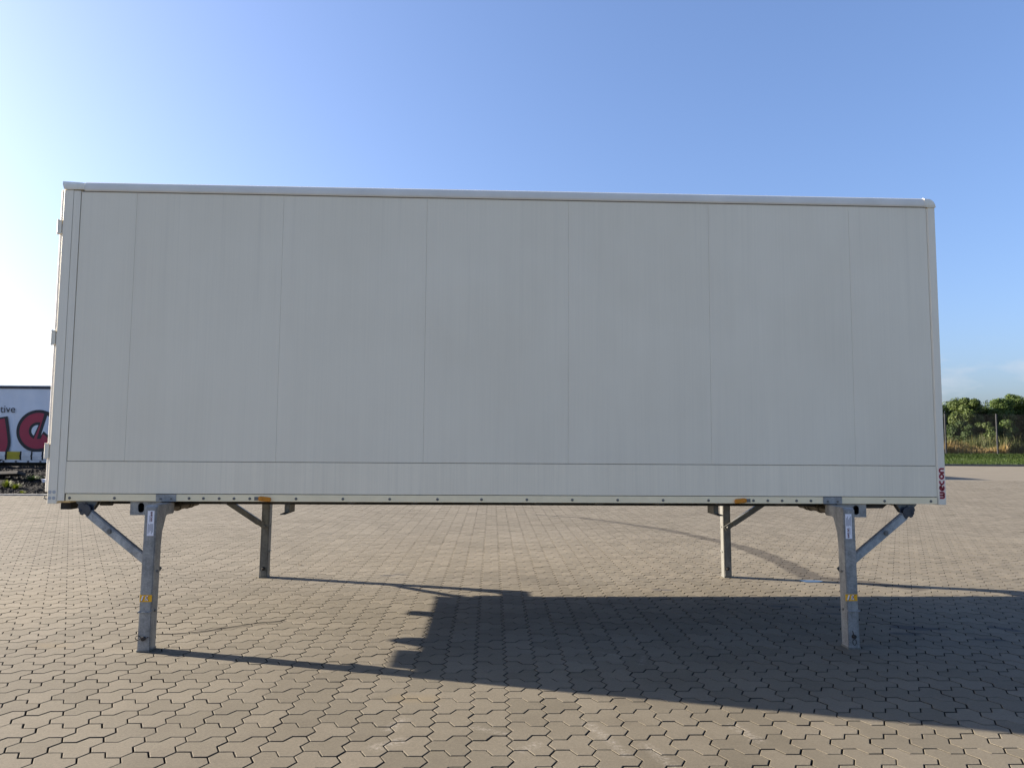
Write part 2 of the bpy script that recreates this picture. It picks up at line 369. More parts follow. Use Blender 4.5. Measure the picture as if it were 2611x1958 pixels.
def lattice(i, r, c):                                  # column i, double row r
    x_, y_ = i*PW + c[0], -6*r*PH + c[1]
    return PX + ct*x_ - st*y_, PY + st*x_ + ct*y_
YFAR, YNEAR = 25.0, -3.9
cells = []
for r_ in range(-80, 8):
    for kind, c in ((0, cA), (1, cB)):
        y0 = lattice(0, r_, c)[1]
        if y0 > YFAR or y0 < YNEAR: continue
        D = y0 - CAM.y; xc = CAM.x + 0.036*D; hw = 0.745*D + 1.6
        for i in range(int((xc-hw-PX)/PW)-1, int((xc+hw-PX)/PW)+2):
            x0, y1 = lattice(i, r_, c)
            if y1 > 14.72 and x0 < -3.0: continue
            cells.append((kind, x0, y1))
def proj_area(x, y):
    d = Vector((x, y, 0)) - CAM; z = d.dot(fw)
    if z < 0.5: return 0
    u_ = 1305.5 + FPX*d.dot(r2)/z; v_ = 979 - FPX*d.dot(u2)/z
    if not (30 < u_ < 2581 and v_ < 1945): return 0
    return 1/(z*z*z)
order = sorted(range(len(cells)), key=lambda i: -proj_area(cells[i][1], cells[i][2]))
near = set(order[:300])
pm = MB()                                              # the joint sand bed and, past the laid blocks, the plain far paving
pm.add([(-48,-14,-0.028),(80,-14,-0.028),(80,44.6,-0.028),(-48,44.6,-0.028)], [(0,1,2,3)])
pav = pm.build('pavement', 'joint'); tag(pav, kind='structure'); ORG[pav.name] = (0, 0, 0)
fm = MB()
def strip(x0, x1, y0, y1): fm.add([(x0,y0,-0.003),(x1,y0,-0.003),(x1,y1,-0.003),(x0,y1,-0.003)], [(0,1,2,3)])
ys = [YNEAR+0.12+0.5*i for i in range(int((YFAR-YNEAR)/0.5))]
for y0 in ys:
    D = y0 - CAM.y; xc = CAM.x+0.036*D; hw = 0.745*D+1.6-0.12
    xa, xb = xc-hw, xc+hw
    if y0 > 14.5: xa = max(xa, -3.0)
    strip(-48, xa, y0, y0+0.5); strip(xb, 80, y0, y0+0.5)
strip(-48, 80, ys[-1]+0.5, 44.6); strip(-48, 80, -14, YNEAR+0.12)
tag(fm.build('far_paving', 'paver', pav), kind='stuff')
meshes = []
for poly in (A, B):
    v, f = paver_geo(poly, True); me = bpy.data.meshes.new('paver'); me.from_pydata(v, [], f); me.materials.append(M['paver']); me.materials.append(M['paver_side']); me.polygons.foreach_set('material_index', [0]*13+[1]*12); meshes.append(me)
for i in sorted(near):
    kind, x0, y0 = cells[i]
    o = bpy.data.objects.new('paver', meshes[kind]); COL.objects.link(o); o.parent = pav
    o.location = (x0+random.gauss(0, 0.0006), y0+random.gauss(0, 0.0006), random.gauss(0, 0.0007))
    o.rotation_euler = (random.gauss(0, 0.005), random.gauss(0, 0.005), PT+random.gauss(0, 0.004))
tmpl = {}
for kind, poly in enumerate((A, B)):
    for fancy in (False, True):
        v, f = paver_geo(poly, fancy); tmpl[kind, fancy] = (np.array(v), f)
def field(sel, fancy, name):
    V = []; loops = []; starts = []; totals = []; vo = 0; lo = 0
    for kind in (0, 1):
        v, f = tmpl[kind, fancy]; c = np.array([(cells[i][1], cells[i][2]) for i in sel if cells[i][0] == kind]); n = len(c)
        if not n: continue
        th = PT + rng.normal(0, 0.004, n); c0, s0 = np.cos(th)[:, None], np.sin(th)[:, None]
        tx, ty = rng.normal(0, 0.005, n)[:, None], rng.normal(0, 0.004, n)[:, None]; dz = rng.normal(0, 0.0006, n)[:, None]
        X = v[None, :, 0]*c0 - v[None, :, 1]*s0; Y = v[None, :, 0]*s0 + v[None, :, 1]*c0
        Z = v[None, :, 2] + X*tx + Y*ty + dz
        V.append(np.stack([X+c[:, 0:1], Y+c[:, 1:2], Z], -1).reshape(-1, 3))
        fl = np.concatenate([np.array(x) for x in f]); ft = np.array([len(x) for x in f]); fs = np.concatenate([[0], np.cumsum(ft)[:-1]])
        nv = len(v)
        loops.append((fl[None]+vo+nv*np.arange(n)[:, None]).ravel()); starts.append((fs[None]+lo+len(fl)*np.arange(n)[:, None]).ravel()); totals.append(np.tile(ft, n))
        vo += nv*n; lo += len(fl)*n
    V = np.concatenate(V); loops = np.concatenate(loops); starts = np.concatenate(starts); totals = np.concatenate(totals)
    me = bpy.data.meshes.new(name); me.vertices.add(len(V)); me.vertices.foreach_set('co', V.ravel().astype(np.float32))
    me.loops.add(len(loops)); me.loops.foreach_set('vertex_index', loops.astype(np.int32))
    me.polygons.add(len(starts)); me.polygons.foreach_set('loop_start', starts.astype(np.int32)); me.polygons.foreach_set('loop_total', totals.astype(np.int32))
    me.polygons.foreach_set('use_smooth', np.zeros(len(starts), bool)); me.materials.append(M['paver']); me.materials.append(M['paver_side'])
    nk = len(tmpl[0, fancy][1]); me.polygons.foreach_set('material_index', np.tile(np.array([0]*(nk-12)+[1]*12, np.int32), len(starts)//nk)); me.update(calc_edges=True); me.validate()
    o = bpy.data.objects.new(name, me); COL.objects.link(o); o.parent = pav; tag(o, kind='stuff')
rest = [i for i in range(len(cells)) if i not in near]
field([i for i in rest if cells[i][2] < 6.5], True, 'paver_field')
field([i for i in rest if cells[i][2] >= 6.5], False, 'distant_paver_field')

# ---- kerb and black gravel bed at the left, grass bank at the right
M['kerb'] = plain('pale_kerb_concrete', (0.36, 0.33, 0.28), 0.9, 0, 0.15, 5, 0.2)
M['kerb_shaded'] = plain('shaded_kerb_face', (0.10, 0.095, 0.085), 0.9, 0, 0.2, 5, 0.2)  # dark colour stands in for the kerb's shadow side
k = MB()
for i in range(46): k.box(-48+i, -48+i+0.992, 14.74, 14.86, -0.1, 0.035)
tag(k.build('gravel_kerb', 'kerb', bevel=0.008), kind='structure')
k = MB()
for i in range(80): k.box(0+i, i+0.992, 44.6, 44.75, -0.1, 0.13)
tag(k.build('grass_kerb', 'kerb_shaded', bevel=0.01), kind='structure')

a = NT('black_gravel'); rr = a.geo.outputs['Random Per Island']
M['gravel'] = a.fin(a.mix(rr, (0.002, 0.002, 0.0025), (0.012, 0.012, 0.014)), 0.8, 0, 0.15)
M['gravel_bed'] = plain('gravel_dust', (0.004, 0.004, 0.005), 0.95, 0, 0.5, 9, 0.6, 0.1)
def bed_z(x, y):
    t = (y-14.9)/5.0
    z = 0.54*(t*t*(3-2*t)) if t < 1 else (0.54 if y < 20.6 else max(0.54-(y-20.6)*0.6, -0.05))
    ex = min(1.0, max(0.0, (-2.5-x)/2.5))
    return z*ex + 0.015*ex
xs = np.linspace(-48, -2.5, 92); yy = np.linspace(14.86, 21.2, 40)
b = MB(); vs = [(x, y, bed_z(x, y)+0.03*math.sin(3*x+y)*math.cos(2.3*y-x)*(0 if y < 15 else 1)) for y in yy for x in xs]; n = len(xs)
b.add(vs, [(j*n+i, j*n+i+1, (j+1)*n+i+1, (j+1)*n+i) for j in range(len(yy)-1) for i in range(n-1)])
tag(b.build('gravel_bed', 'gravel_bed', smooth=True), kind='structure')
def stones(count, x0, x1, y0, y1, s0, s1):
    b = MB()
    for _ in range(count):
        x, y = random.uniform(x0, x1), y0 + (y1-y0)*random.random()**1.3; s_ = random.uniform(s0, s1); z = bed_z(x, y)+s_*0.2
        pts = [(1,0,0),(-1,0,0),(0,1,0),(0,-1,0),(0,0,0.7),(0,0,-0.6)]; ang = random.uniform(0, 6.28)
        v = []
        for p in pts:
            q_ = Vector(p)*s_*random.uniform(0.6, 1.25); q_ += Vector((random.uniform(-.3,.3), random.uniform(-.3,.3), random.uniform(-.2,.2)))*s_; q_.rotate(Matrix.Rotation(ang, 3, 'Z')); v.append((x+q_.x, y+q_.y, z+q_.z))
        b.add(v, [(0,2,4),(2,1,4),(1,3,4),(3,0,4),(2,0,5),(1,2,5),(3,1,5),(0,3,5)])
    return b
tag(stones(16000, -16, -5.5, 14.9, 20.4, 0.018, 0.05).build('gravel', 'gravel'), 'black crushed gravel filling the bed behind the kerb', 'gravel', kind='stuff')

# grass bank
def bank_z(y): return 0.09 + 0.62*min(1, max(0, (y-44.75)/6.2)) + max(0, y-51)*0.012
a = NT('bank_soil'); f = a.noise(1.2, 5)
M['bank'] = a.fin(a.mix(a.ramp(f, 0.35, 0.65), (0.012, 0.03, 0.005), (0.045, 0.052, 0.014)), 0.95)
b = MB(); xs = np.linspace(0, 110, 56); yy = [44.75, 46, 47.5, 49, 51, 54, 60, 70, 90]; n = len(xs)
b.add([(x, y, bank_z(y)+0.04*math.sin(x*0.9+y)) for y in yy for x in xs], [(j*n+i, j*n+i+1, (j+1)*n+i+1, (j+1)*n+i) for j in range(len(yy)-1) for i in range(n-1)])
tag(b.build('grass_bank', 'bank', smooth=True), kind='structure')
def blades(name, count, x0, x1, y0, y1, h0, h1, wd, lean, mat, zf, clump=None):
    x = rng.uniform(x0, x1, count); y = rng.uniform(y0, y1, count); h = rng.uniform(h0, h1, count)
    if clump: h *= 0.55+0.9*(0.5+0.5*np.sin(x*clump+np.sin(y*2.1)))*rng.uniform(0.6, 1.1, count)
    z = np.array([zf(v) for v in y]) - 0.03; an = rng.uniform(0, 6.28, count); la = rng.uniform(0, 6.28, count); ln = rng.uniform(0, lean, count)*h
    dx, dy = np.cos(an)*wd/2, np.sin(an)*wd/2
    V = np.empty((count, 5, 3)); mxx, mxy = np.cos(la)*ln, np.sin(la)*ln
    V[:, 0] = np.stack([x-dx, y-dy, z], -1); V[:, 1] = np.stack([x+dx, y+dy, z], -1)
    V[:, 2] = np.stack([x+dx*.8+mxx*.4, y+dy*.8+mxy*.4, z+h*.55], -1); V[:, 3] = np.stack([x-dx*.8+mxx*.4, y-dy*.8+mxy*.4, z+h*.55], -1)
    V[:, 4] = np.stack([x+mxx, y+mxy, z+h], -1)
    lo_ = (np.array([0,1,2,3, 3,2,4])[None]+5*np.arange(count)[:, None]).ravel(); tt = np.tile([4, 3], count); ss = (np.array([0, 4])[None]+7*np.arange(count)[:, None]).ravel()
    me = bpy.data.meshes.new(name); me.vertices.add(count*5); me.vertices.foreach_set('co', V.ravel().astype(np.float32))
    me.loops.add(len(lo_)); me.loops.foreach_set('vertex_index', lo_.astype(np.int32)); me.polygons.add(len(ss))
    me.polygons.foreach_set('loop_start', ss.astype(np.int32)); me.polygons.foreach_set('loop_total', tt.astype(np.int32))
    me.update(calc_edges=True); me.materials.append(mat); o = bpy.data.objects.new(name, me); COL.objects.link(o); return o
def leafy(name, c0, c1, trans=0.25, rough=0.6):
    a = NT(name); col = a.mix(a.geo.outputs['Random Per Island'], c0, c1)
    a.put(a.b.inputs['Base Color'], col); a.b.inputs['Roughness'].default_value = rough; a.b.inputs['Specular IOR Level'].default_value = 0.25
    tr = a.n('ShaderNodeBsdfTranslucent'); a.put(tr.inputs[0], a.mix(1.0, col, (1.2, 1.25, 0.6), 'MULTIPLY'))
    ms = a.n('ShaderNodeMixShader'); ms.inputs[0].default_value = trans
    a.t.links.new(a.b.outputs[0], ms.inputs[1]); a.t.links.new(tr.outputs[0], ms.inputs[2]); a.t.links.new(ms.outputs[0], a.o.inputs[0]); return a.m
M['turf'] = leafy('green_turf', (0.016, 0.042, 0.005), (0.052, 0.078, 0.012))
M['straw'] = leafy('dry_straw', (0.20, 0.135, 0.052), (0.38, 0.28, 0.135), 0.3)
M['weed'] = leafy('brown_green_weeds', (0.028, 0.046, 0.012), (0.085, 0.082, 0.028), 0.25)
tag(blades('bank_grass', 60000, 28, 58, 44.78, 51.6, 0.06, 0.2, 0.03, 0.6, M['turf'], bank_z), 'short green turf on the bank along the far kerb', 'grass', kind='stuff')
tag(blades('dry_grass', 11000, 28, 46.8, 51.7, 53.6, 0.35, 1.05, 0.035, 0.3, M['straw'], bank_z, 0.8), 'tall dry yellow grass behind the mesh fence', 'grass', kind='stuff')
tag(blades('tall_weeds', 22000, 28, 60, 52.6, 57, 0.25, 1.35, 0.06, 0.4, M['weed'], bank_z, 1.1), 'tall brown and green weeds among the dry grass', 'weeds', kind='stuff')

# ---- parked curtain trailer at the left, seen between the frame edge and the box
TX, TY, TZ0, TZ1 = -22.0, 21.6, 0.66, 3.55
a = NT('trailer_curtain'); wv = a.noise(1.0, 3, 0.5, (2.2, 0, 0.5)); fo = a.noise(1.0, 2, 0.5, (0.6, 0, 2.0))
ff = a.math('ADD', a.math('MULTIPLY', wv, 0.6), a.math('MULTIPLY', fo, 0.4)); a.bump(ff, 0.6, 0.10)
M['curtain'] = a.fin(a.mix(a.ramp(ff, 0.35, 0.65), (0.60, 0.63, 0.67), (0.70, 0.72, 0.75)), 0.45, 0, 0.4)
M['navy'] = plain('navy_trim', (0.012, 0.014, 0.03), 0.5, 0, 0.2, 5)
M['alu'] = plain('trailer_aluminium', (0.55, 0.57, 0.6), 0.4, 0.5, 0.12, 5)
M['print_red'] = plain('printed_red', (0.34, 0.022, 0.05), 0.5, 0, 0.06, 4)
M['print_black'] = plain('printed_black', (0.010, 0.010, 0.014), 0.5, 0, 0.1, 4)
M['print_white'] = M['curtain']
M['yellow_panel'] = plain('yellow_panel_paint', (0.42, 0.32, 0.01), 0.5, 0, 0.12, 5)
tr = thing('curtain_trailer', (TX+6.8, TY+1.25, 0), 'white curtain sided trailer with big red and black lettering behind the gravel bed', 'trailer')
x0, x1 = TX, TX+13.6
MB().box(x0+0.03, x1-0.03, TY+0.03, TY+2.47, TZ0+0.16, TZ1-0.1).build('cargo_body', 'curtain', tr)
cu = MB()                                             # the near curtain, gently rippled between its straps
nx = 136; nz = 10
vv = []
for j in range(nz+1):
    for i in range(nx+1):
        x = x0+0.05+(13.5)*i/nx; z = TZ0+0.46+(TZ1-0.17-TZ0-0.46)*j/nz
        vv.append((x, TY+0.012+0.012*math.sin(x*5.1)*math.sin(math.pi*j/nz)+0.006*math.sin(x*11.3+z*2), z))
cu.add(vv, [(j*(nx+1)+i, j*(nx+1)+i+1, (j+1)*(nx+1)+i+1, (j+1)*(nx+1)+i) for j in range(nz) for i in range(nx)])
cur = cu.build('curtain', 'curtain', tr, smooth=True)
MB().box(x0, x1, TY-0.02, TY+2.52, TZ1-0.085, TZ1-0.02).build('roof_edge_band', 'navy', tr)
MB().box(x0, x1, TY, TY+2.5, TZ1-0.02, TZ1+0.02).box(x0, x1, TY-0.03, TY+0.0, TZ1-0.02, TZ1+0.012).build('roof', 'alu', tr)
MB().box(x0, x1, TY-0.01, TY+0.05, TZ0+0.02, TZ0+0.13).build('side_rail', 'alu', tr)
MB().box(x0+0.1, x1-0.1, TY+0.5, TY+2.0, TZ0-0.15, TZ0+0.01).build('chassis', 'frame', tr)
for i in range(3):
    for yy_ in (TY+0.25, TY+2.25):
        wx = x0+3.0+i*1.31
        wh = MB().cyl((wx, yy_-0.17, 0.46), (wx, yy_+0.17, 0.46), 0.46, 24).build('wheel', 'black', tr, smooth=True)
        MB().cyl((wx, yy_-0.175, 0.46), (wx, yy_+0.175, 0.46), 0.26, 18).build('rim', 'alu', wh, smooth=True)
for yy_ in (TY+0.35, TY+2.15): MB().box(x1-2.6, x1-2.48, yy_-0.06, yy_+0.06, 0.0, TZ0+0.02).build('landing_leg', 'frame', tr)
edges = [(-14.36, -13.875, 'yellow_panel')]           # lower side boards between black buckles: one of them yellow
e_ = -13.83
while e_+0.36 < x1-0.1: edges.append((e_, e_+0.36, 'alu')); e_ += 0.40
e_ = -14.41
while e_-0.36 > x0+0.1: edges.append((e_-0.36, e_, 'alu')); e_ -= 0.40
for ea, eb, mt in edges:
    p = MB().box(ea, eb, TY-0.028, TY+0.01, TZ0+0.13, TZ0+0.42)
    if mt == 'alu': p.box(ea, eb, TY-0.04, TY-0.028, TZ0+0.22, TZ0+0.29)
    p.build('side_board', mt, tr, bevel=0.006)
    MB().box(eb+0.004, eb+0.036, TY-0.05, TY+0.0, TZ0+0.11, TZ0+0.43).box(eb-0.004, eb+0.044, TY-0.06, TY-0.045, TZ0+0.24, TZ0+0.30).build('buckle', 'black', tr)
for i in range(30):
    MB().box(x0+0.3+i*0.45, x0+0.36+i*0.45, TY-0.03, TY-0.012, TZ0+0.03, TZ0+0.08).build('rail_hook', 'navy', tr)
# printed letters: flat films a few mm proud of the curtain, y in front of it
def film(name, polys, mat, off):
    b = MB()
    for p in polys: b.prism_y(p, TY-0.024-off, TY-0.0235-off)
    return b.build(name, mat, cur)

ex, ez, er = -13.275, 1.862, 0.79
film('letter_outline', [arc(ex, ez, er, 0, 360, 56)[:-1]], 'print_black', 0)
film('letter_fill', [arc(ex, ez, er-0.115, 0, 360, 56)[:-1]], 'print_red', 0.0008)
film('letter_counter_edge', [arc(ex-0.01, ez, 0.325, 72, 248, 22)], 'print_black', 0.0016)
film('letter_counter', [arc(ex-0.02, ez+0.0, 0.215, 82, 236, 18)], 'print_white', 0.0024)
film('letter_slit', [[(-13.07, 2.50), (-12.935, 2.545), (-12.66, 2.34), (-12.50, 1.98), (-12.50, 1.62), (-12.90, 1.60), (-13.085, 1.755), (-13.15, 1.565), (-13.297, 1.557)]], 'print_black', 0.0016)
film('letter_opening', [[(-12.955, 2.44), (-12.75, 2.28), (-12.48, 1.95), (-12.48, 1.72), (-12.88, 1.70), (-13.06, 1.85), (-13.15, 1.70)]], 'print_white', 0.0024)
# the neighbouring letter, cut by the frame: a broad rounded u
def ushape(w_, dx=0):
    return ribbon([(-15.6, 2.36), (-15.62, 1.5)] + arc(-15.07, 1.40, 0.57, 188, 370, 22, 0.60) + [(-14.535, 1.68), (-14.585, 1.95), (-14.66, 2.36-dx)], w_)
def rib_polys(LR):
    A_, B_ = LR; return [[tuple(A_[i]), tuple(A_[i+1]), tuple(B_[i+1]), tuple(B_[i])] for i in range(len(A_)-1)]
film('letter_outline', rib_polys(ushape(0.50)), 'print_black', 0)
film('letter_fill', rib_polys(ushape(0.28, 0.07)), 'print_red', 0.0008)
def text_mesh(body, size):
    cu_ = bpy.data.curves.new('t', 'FONT'); cu_.body = body; cu_.size = size; cu_.extrude = 0.0
    o_ = bpy.data.objects.new('t', cu_); COL.objects.link(o_); bpy.context.view_layer.update()
    me_ = bpy.data.meshes.new_from_object(o_.evaluated_get(bpy.context.evaluated_depsgraph_get()))
    bpy.data.objects.remove(o_); bpy.data.curves.remove(cu_); return me_
me_ = text_mesh('tive', 0.385); wmax = max(v.co.x for v in me_.vertices)
tb = MB(); tb.add([(-14.155-wmax+v.co.x, TY-0.0255, 2.545+v.co.y) for v in me_.vertices], [tuple(p.vertices) for p in me_.polygons])
tb.build('lettering', 'print_black', cur)

# ---- small things on the gravel bed
sl_ = MB(); sl_.beam((-13.1, 17.9, 0.40), (-11.05, 17.25, 0.485), 0.10, 0.30, (0, 0.3, 1))
o = sl_.build('stone_slab', plain('shaded_slab', (0.022, 0.021, 0.023), 0.85, 0, 0.2, 6, 0.2), bevel=0.012, origin=(-12.0, 17.5, 0.3))  # base colour darkened to stand for the shade on the slab
tag(o, 'grey slab lying tilted on the black gravel bed', 'slab')
o = MB().box(-10.24, -10.04, 16.95, 17.10, 0.15, 0.30).box(-10.26, -10.02, 16.93, 17.12, 0.30, 0.325).build('marker_block', M['label_white'], bevel=0.006, origin=(-10.14, 17.02, 0.15))
tag(o, 'small white marker block in the gravel beside the box doors', 'block')
M['tuft'] = leafy('bright_grass_tuft', (0.05, 0.075, 0.008), (0.15, 0.165, 0.025), 0.3)
M['tuft_dark'] = leafy('dark_grass_tuft', (0.03, 0.06, 0.015), (0.07, 0.11, 0.03), 0.2)
def tuft(x, y, h, spread, cnt, label, mat='tuft'):
    b = MB(); z0 = bed_z(x, y)
    for _ in range(cnt):
        an = random.uniform(0, 6.28); ln = random.uniform(0.15, 1)*spread; hh = h*random.uniform(0.55, 1)*(1-0.35*ln/spread)
        d = Vector((math.cos(an), math.sin(an), 0)); s_ = Vector((-d.y, d.x, 0))*0.008; p0 = Vector((x, y, z0-0.02))+d*0.03
        p1 = p0+d*ln*0.4+Vector((0, 0, hh*0.6)); p2 = p0+d*ln+Vector((0, 0, hh))
        b.add([p0-s_, p0+s_, p1+s_, p1-s_, p2], [(0,1,2,3), (3,2,4)])
    o = b.build('grass_tuft', mat, origin=(x, y, z0)); tag(o, label, 'grass tuft', 'grass tufts in the gravel bed')
tuft(-10.82, 16.2, 0.34, 0.22, 120, 'largest bright green grass tuft, left of the others on the gravel')
tuft(-10.42, 16.0, 0.26, 0.22, 110, 'second bright green grass tuft, right of the largest one')
tuft(-9.62, 15.05, 0.15, 0.12, 60, 'small pale grass tuft growing right behind the kerb')
tuft(-10.75, 17.3, 0.24, 0.45, 150, 'dark green low tuft in the shade between slab and box', 'tuft_dark')

# ---- unseen shed, added behind the box to throw the small shadow at the right
st_ = thing('shadow_shed', (10.4, 31.8, 0), 'unseen flat roofed shed added behind the swap body to cast a shadow', 'shed')
hx0, hx1, hy0, hy1, hz = 5.4, 15.35, 28.7, 34.5, 4.0
MB().box(hx0+0.05, hx1-0.05, hy0+0.05, hy1-0.05, 0, hz-0.12).build('wall', plain('shadow_shed_cladding', (0.5, 0.5, 0.5), 0.5, 0, 0.06, 1), st_)
MB().box(hx0, hx1, hy0, hy1, hz-0.12, hz).build('roof', 'alu', st_)
for i in range(3):
    d_ = MB().box(hx0+0.8+i*3.1, hx0+3.0+i*3.1, hy0+0.0, hy0+0.05, 0.02, 3.0).build('door', 'navy', st_)
    MB().box(hx0+2.6+i*3.1, hx0+2.8+i*3.1, hy0-0.03, hy0+0.0, 1.05, 1.12).build('handle', 'alu', d_)

# ---- mesh fence on the bank
M['fence'] = plain('anthracite_fence_steel', (0.016, 0.017, 0.02), 0.5, 0.2, 0.15, 5)
fz0, fz1 = 0.70, 4.05
fe = thing('mesh_fence', (45.2, 51.0, 0.7), 'tall anthracite wire mesh fence on the grass bank', 'fence')
for i in range(-7, 5):
    px_ = 40.97+4.3*i
    MB().box(px_-0.05, px_+0.05, 50.95, 51.05, fz0-0.5, fz1).build('post', 'fence', fe)
    if i == 4: continue
    b = MB()
    for k in range(60): xx = px_+0.0697*(k+0.5)+0.06; b.box(xx-0.002, xx+0.002, 50.927, 50.931, fz0, fz1-0.04)
    for k in range(9): zz = fz0+0.08+k*(fz1-fz0-0.16)/8; b.box(px_+0.055, px_+4.245, 50.915, 50.925, zz-0.006, zz+0.006); b.box(px_+0.055, px_+4.245, 50.933, 50.943, zz-0.006, zz+0.006)
    o = b.build('wire_panel', 'fence', fe); tag(o, kind='stuff')

# ---- trees behind the fence
M['bark'] = plain('bark', (0.022, 0.019, 0.015), 0.9, 0, 0.3, 6, 0.4)
LEAF = [leafy('leaf_mid', (0.026, 0.052, 0.011), (0.080, 0.115, 0.026), 0.22), leafy('leaf_dark', (0.015, 0.033, 0.010), (0.046, 0.070, 0.018), 0.18), leafy('leaf_olive', (0.028, 0.050, 0.011), (0.080, 0.106, 0.026), 0.2)]
def tree(x, y, h, rx, lobes, leaves, mat, label, name='tree', trunk_r=0.14, leaf=(0.04, 0.105), ground=None):
    z0 = bank_z(y) if ground is None else ground
    t = thing(name, (x, y, z0), label, name.replace('_', ' '), 'trees behind the fence' if name == 'tree' else 'bushes behind the fence')
    tb_ = MB(); pts = [(x, y, z0-0.1), (x+0.05, y, z0+h*0.25), (x-0.06, y+0.05, z0+h*0.5), (x, y, z0+h*0.72)]
    for i in range(3): tb_.cyl(pts[i], pts[i+1], trunk_r*(1-0.25*i), 9, trunk_r*(0.75-0.25*i))
    for _ in range(7):
        an = random.uniform(0, 6.28); zz = z0+h*random.uniform(0.28, 0.6); rr_ = rx*random.uniform(0.5, 0.85)
        tb_.cyl((x, y, zz), (x+math.cos(an)*rr_, y+math.sin(an)*rr_, zz+h*random.uniform(0.12, 0.3)), trunk_r*0.4, 6, trunk_r*0.1)
    tb_.build('trunk', 'bark', t, smooth=True)
    L_ = []
    for _ in range(lobes):
        an = random.uniform(0, 6.28); rad = rx*math.sqrt(random.random())*0.72; zz = random.uniform(0.12, 0.86)
        sh = 1-0.45*max(0, zz-0.5)*2
        L_.append((x+math.cos(an)*rad*sh, y+math.sin(an)*rad*sh, z0+h*zz, rx*random.uniform(0.26, 0.46)))
    L_.append((x, y, z0+h*0.87, rx*0.3))
    n_ = int(leaves*1.9); c = rng.integers(0, len(L_), n_); Lc = np.array(L_)[c]
    d = rng.normal(size=(n_, 3)); d /= np.linalg.norm(d, axis=1)[:, None]
    rr_ = Lc[:, 3]*(0.5+0.62*rng.random(n_)**0.8); P = Lc[:, :3]+d*rr_[:, None]*np.array([1, 1, 0.85])
    P[:, 2] = np.maximum(P[:, 2], z0+0.35)
    s_ = rng.uniform(leaf[0], leaf[1], n_); nrm = d+rng.normal(0, 0.55, (n_, 3)); nrm /= np.linalg.norm(nrm, axis=1)[:, None]
    a1 = np.cross(nrm, rng.normal(size=(n_, 3))); a1 /= np.linalg.norm(a1, axis=1)[:, None]; a2 = np.cross(nrm, a1)
    V = np.stack([P+a1*s_[:, None], P+a2*s_[:, None]*0.55, P-a1*s_[:, None], P-a2*s_[:, None]*0.55], 1).reshape(-1, 3) - np.array([x, y, z0])
    me = bpy.data.meshes.new('crown'); me.vertices.add(n_*4); me.vertices.foreach_set('co', V.ravel().astype(np.float32))
    me.loops.add(n_*4); me.loops.foreach_set('vertex_index', np.arange(n_*4, dtype=np.int32)); me.polygons.add(n_)
    me.polygons.foreach_set('loop_start', np.arange(0, n_*4, 4, dtype=np.int32)); me.polygons.foreach_set('loop_total', np.full(n_, 4, np.int32))
    me.update(calc_edges=True); me.materials.append(LEAF[mat]); o = bpy.data.objects.new('crown', me); COL.objects.link(o); o.parent = t
    return t
tree(46.3, 62.0, 5.3, 1.7, 26, 14000, 1, 'dark green tree half hidden by the right end of the box')
tree(48.55, 59.5, 5.35, 1.65, 28, 16000, 2, 'olive green tree with the leftmost full crown behind the fence')
tree(50.25, 61.0, 5.3, 1.4, 24, 12000, 1, 'dark rounded tree second from the left behind the fence')
tree(51.9, 59.5, 5.35, 1.6, 26, 14000, 0, 'mid green tree behind the fence post with drooping crown')
tree(53.7, 60.5, 5.9, 1.6, 20, 9500, 0, 'tall mid green tree with gaps of sky in its crown')
tree(55.9, 60.0, 6.5, 2.0, 26, 14000, 2, 'tallest tree of the row, cut by the right frame edge')
tree(54.45, 57.8, 3.9, 1.2, 16, 7000, 2, 'olive bush in front of the tallest tree', 'bush', 0.06)
tree(53.0, 56.3, 1.9, 1.4, 16, 6000, 0, 'low green bush among the weeds beside the fence post', 'bush', 0.04, (0.05, 0.12))
tree(51.0, 57.6, 3.1, 1.3, 16, 7000, 0, 'leafy green bush below the dark rounded tree', 'bush', 0.05)
tree(49.2, 57.6, 2.8, 1.3, 16, 7000, 2, 'pale green bush below the leftmost full crown', 'bush', 0.05)
tree(47.3, 58.5, 2.9, 1.4, 14, 6000, 1, 'dark bush beside the right end of the box', 'bush', 0.05)
# the darker wood behind, one mass
n_ = 95000; tx_ = rng.uniform(24, 70, n_); ty_ = 64+3.2*rng.random(n_)
th_ = 4.3+0.55*np.sin(tx_*1.15)+0.35*np.sin(tx_*2.7+1); tz_ = bank_z(64)+0.1+th_*rng.random(n_)**0.8
s_ = rng.uniform(0.06, 0.15, n_); nn_ = rng.normal(size=(n_, 3)); nn_ /= np.linalg.norm(nn_, axis=1)[:, None]
a1 = np.cross(nn_, rng.normal(size=(n_, 3))); a1 /= np.linalg.norm(a1, axis=1)[:, None]; a2 = np.cross(nn_, a1); P_ = np.stack([tx_, ty_, tz_], -1)
V_ = np.stack([P_+a1*s_[:, None], P_+a2*s_[:, None]*0.6, P_-a1*s_[:, None], P_-a2*s_[:, None]*0.6], 1).reshape(-1, 3)
me = bpy.data.meshes.new('thicket'); me.vertices.add(n_*4); me.vertices.foreach_set('co', V_.ravel().astype(np.float32)); me.loops.add(n_*4); me.loops.foreach_set('vertex_index', np.arange(n_*4, dtype=np.int32))
me.polygons.add(n_); me.polygons.foreach_set('loop_start', np.arange(0, n_*4, 4, dtype=np.int32)); me.polygons.foreach_set('loop_total', np.full(n_, 4, np.int32)); me.update(calc_edges=True); me.materials.append(LEAF[1])
o = bpy.data.objects.new('thicket', me); COL.objects.link(o); tag(o, 'dense dark thicket closing the view behind the trees', 'thicket', kind='stuff')

# ================================================================== THE SWAP BODY
LX, WY = 7.45, 2.55
sb = thing('swap_body', (LX/2, WY/2, 0), 'white swap body container standing on four galvanised support legs', 'swap body')
XM = 7.42                                              # mirror plane of the running gear: x -> XM - x
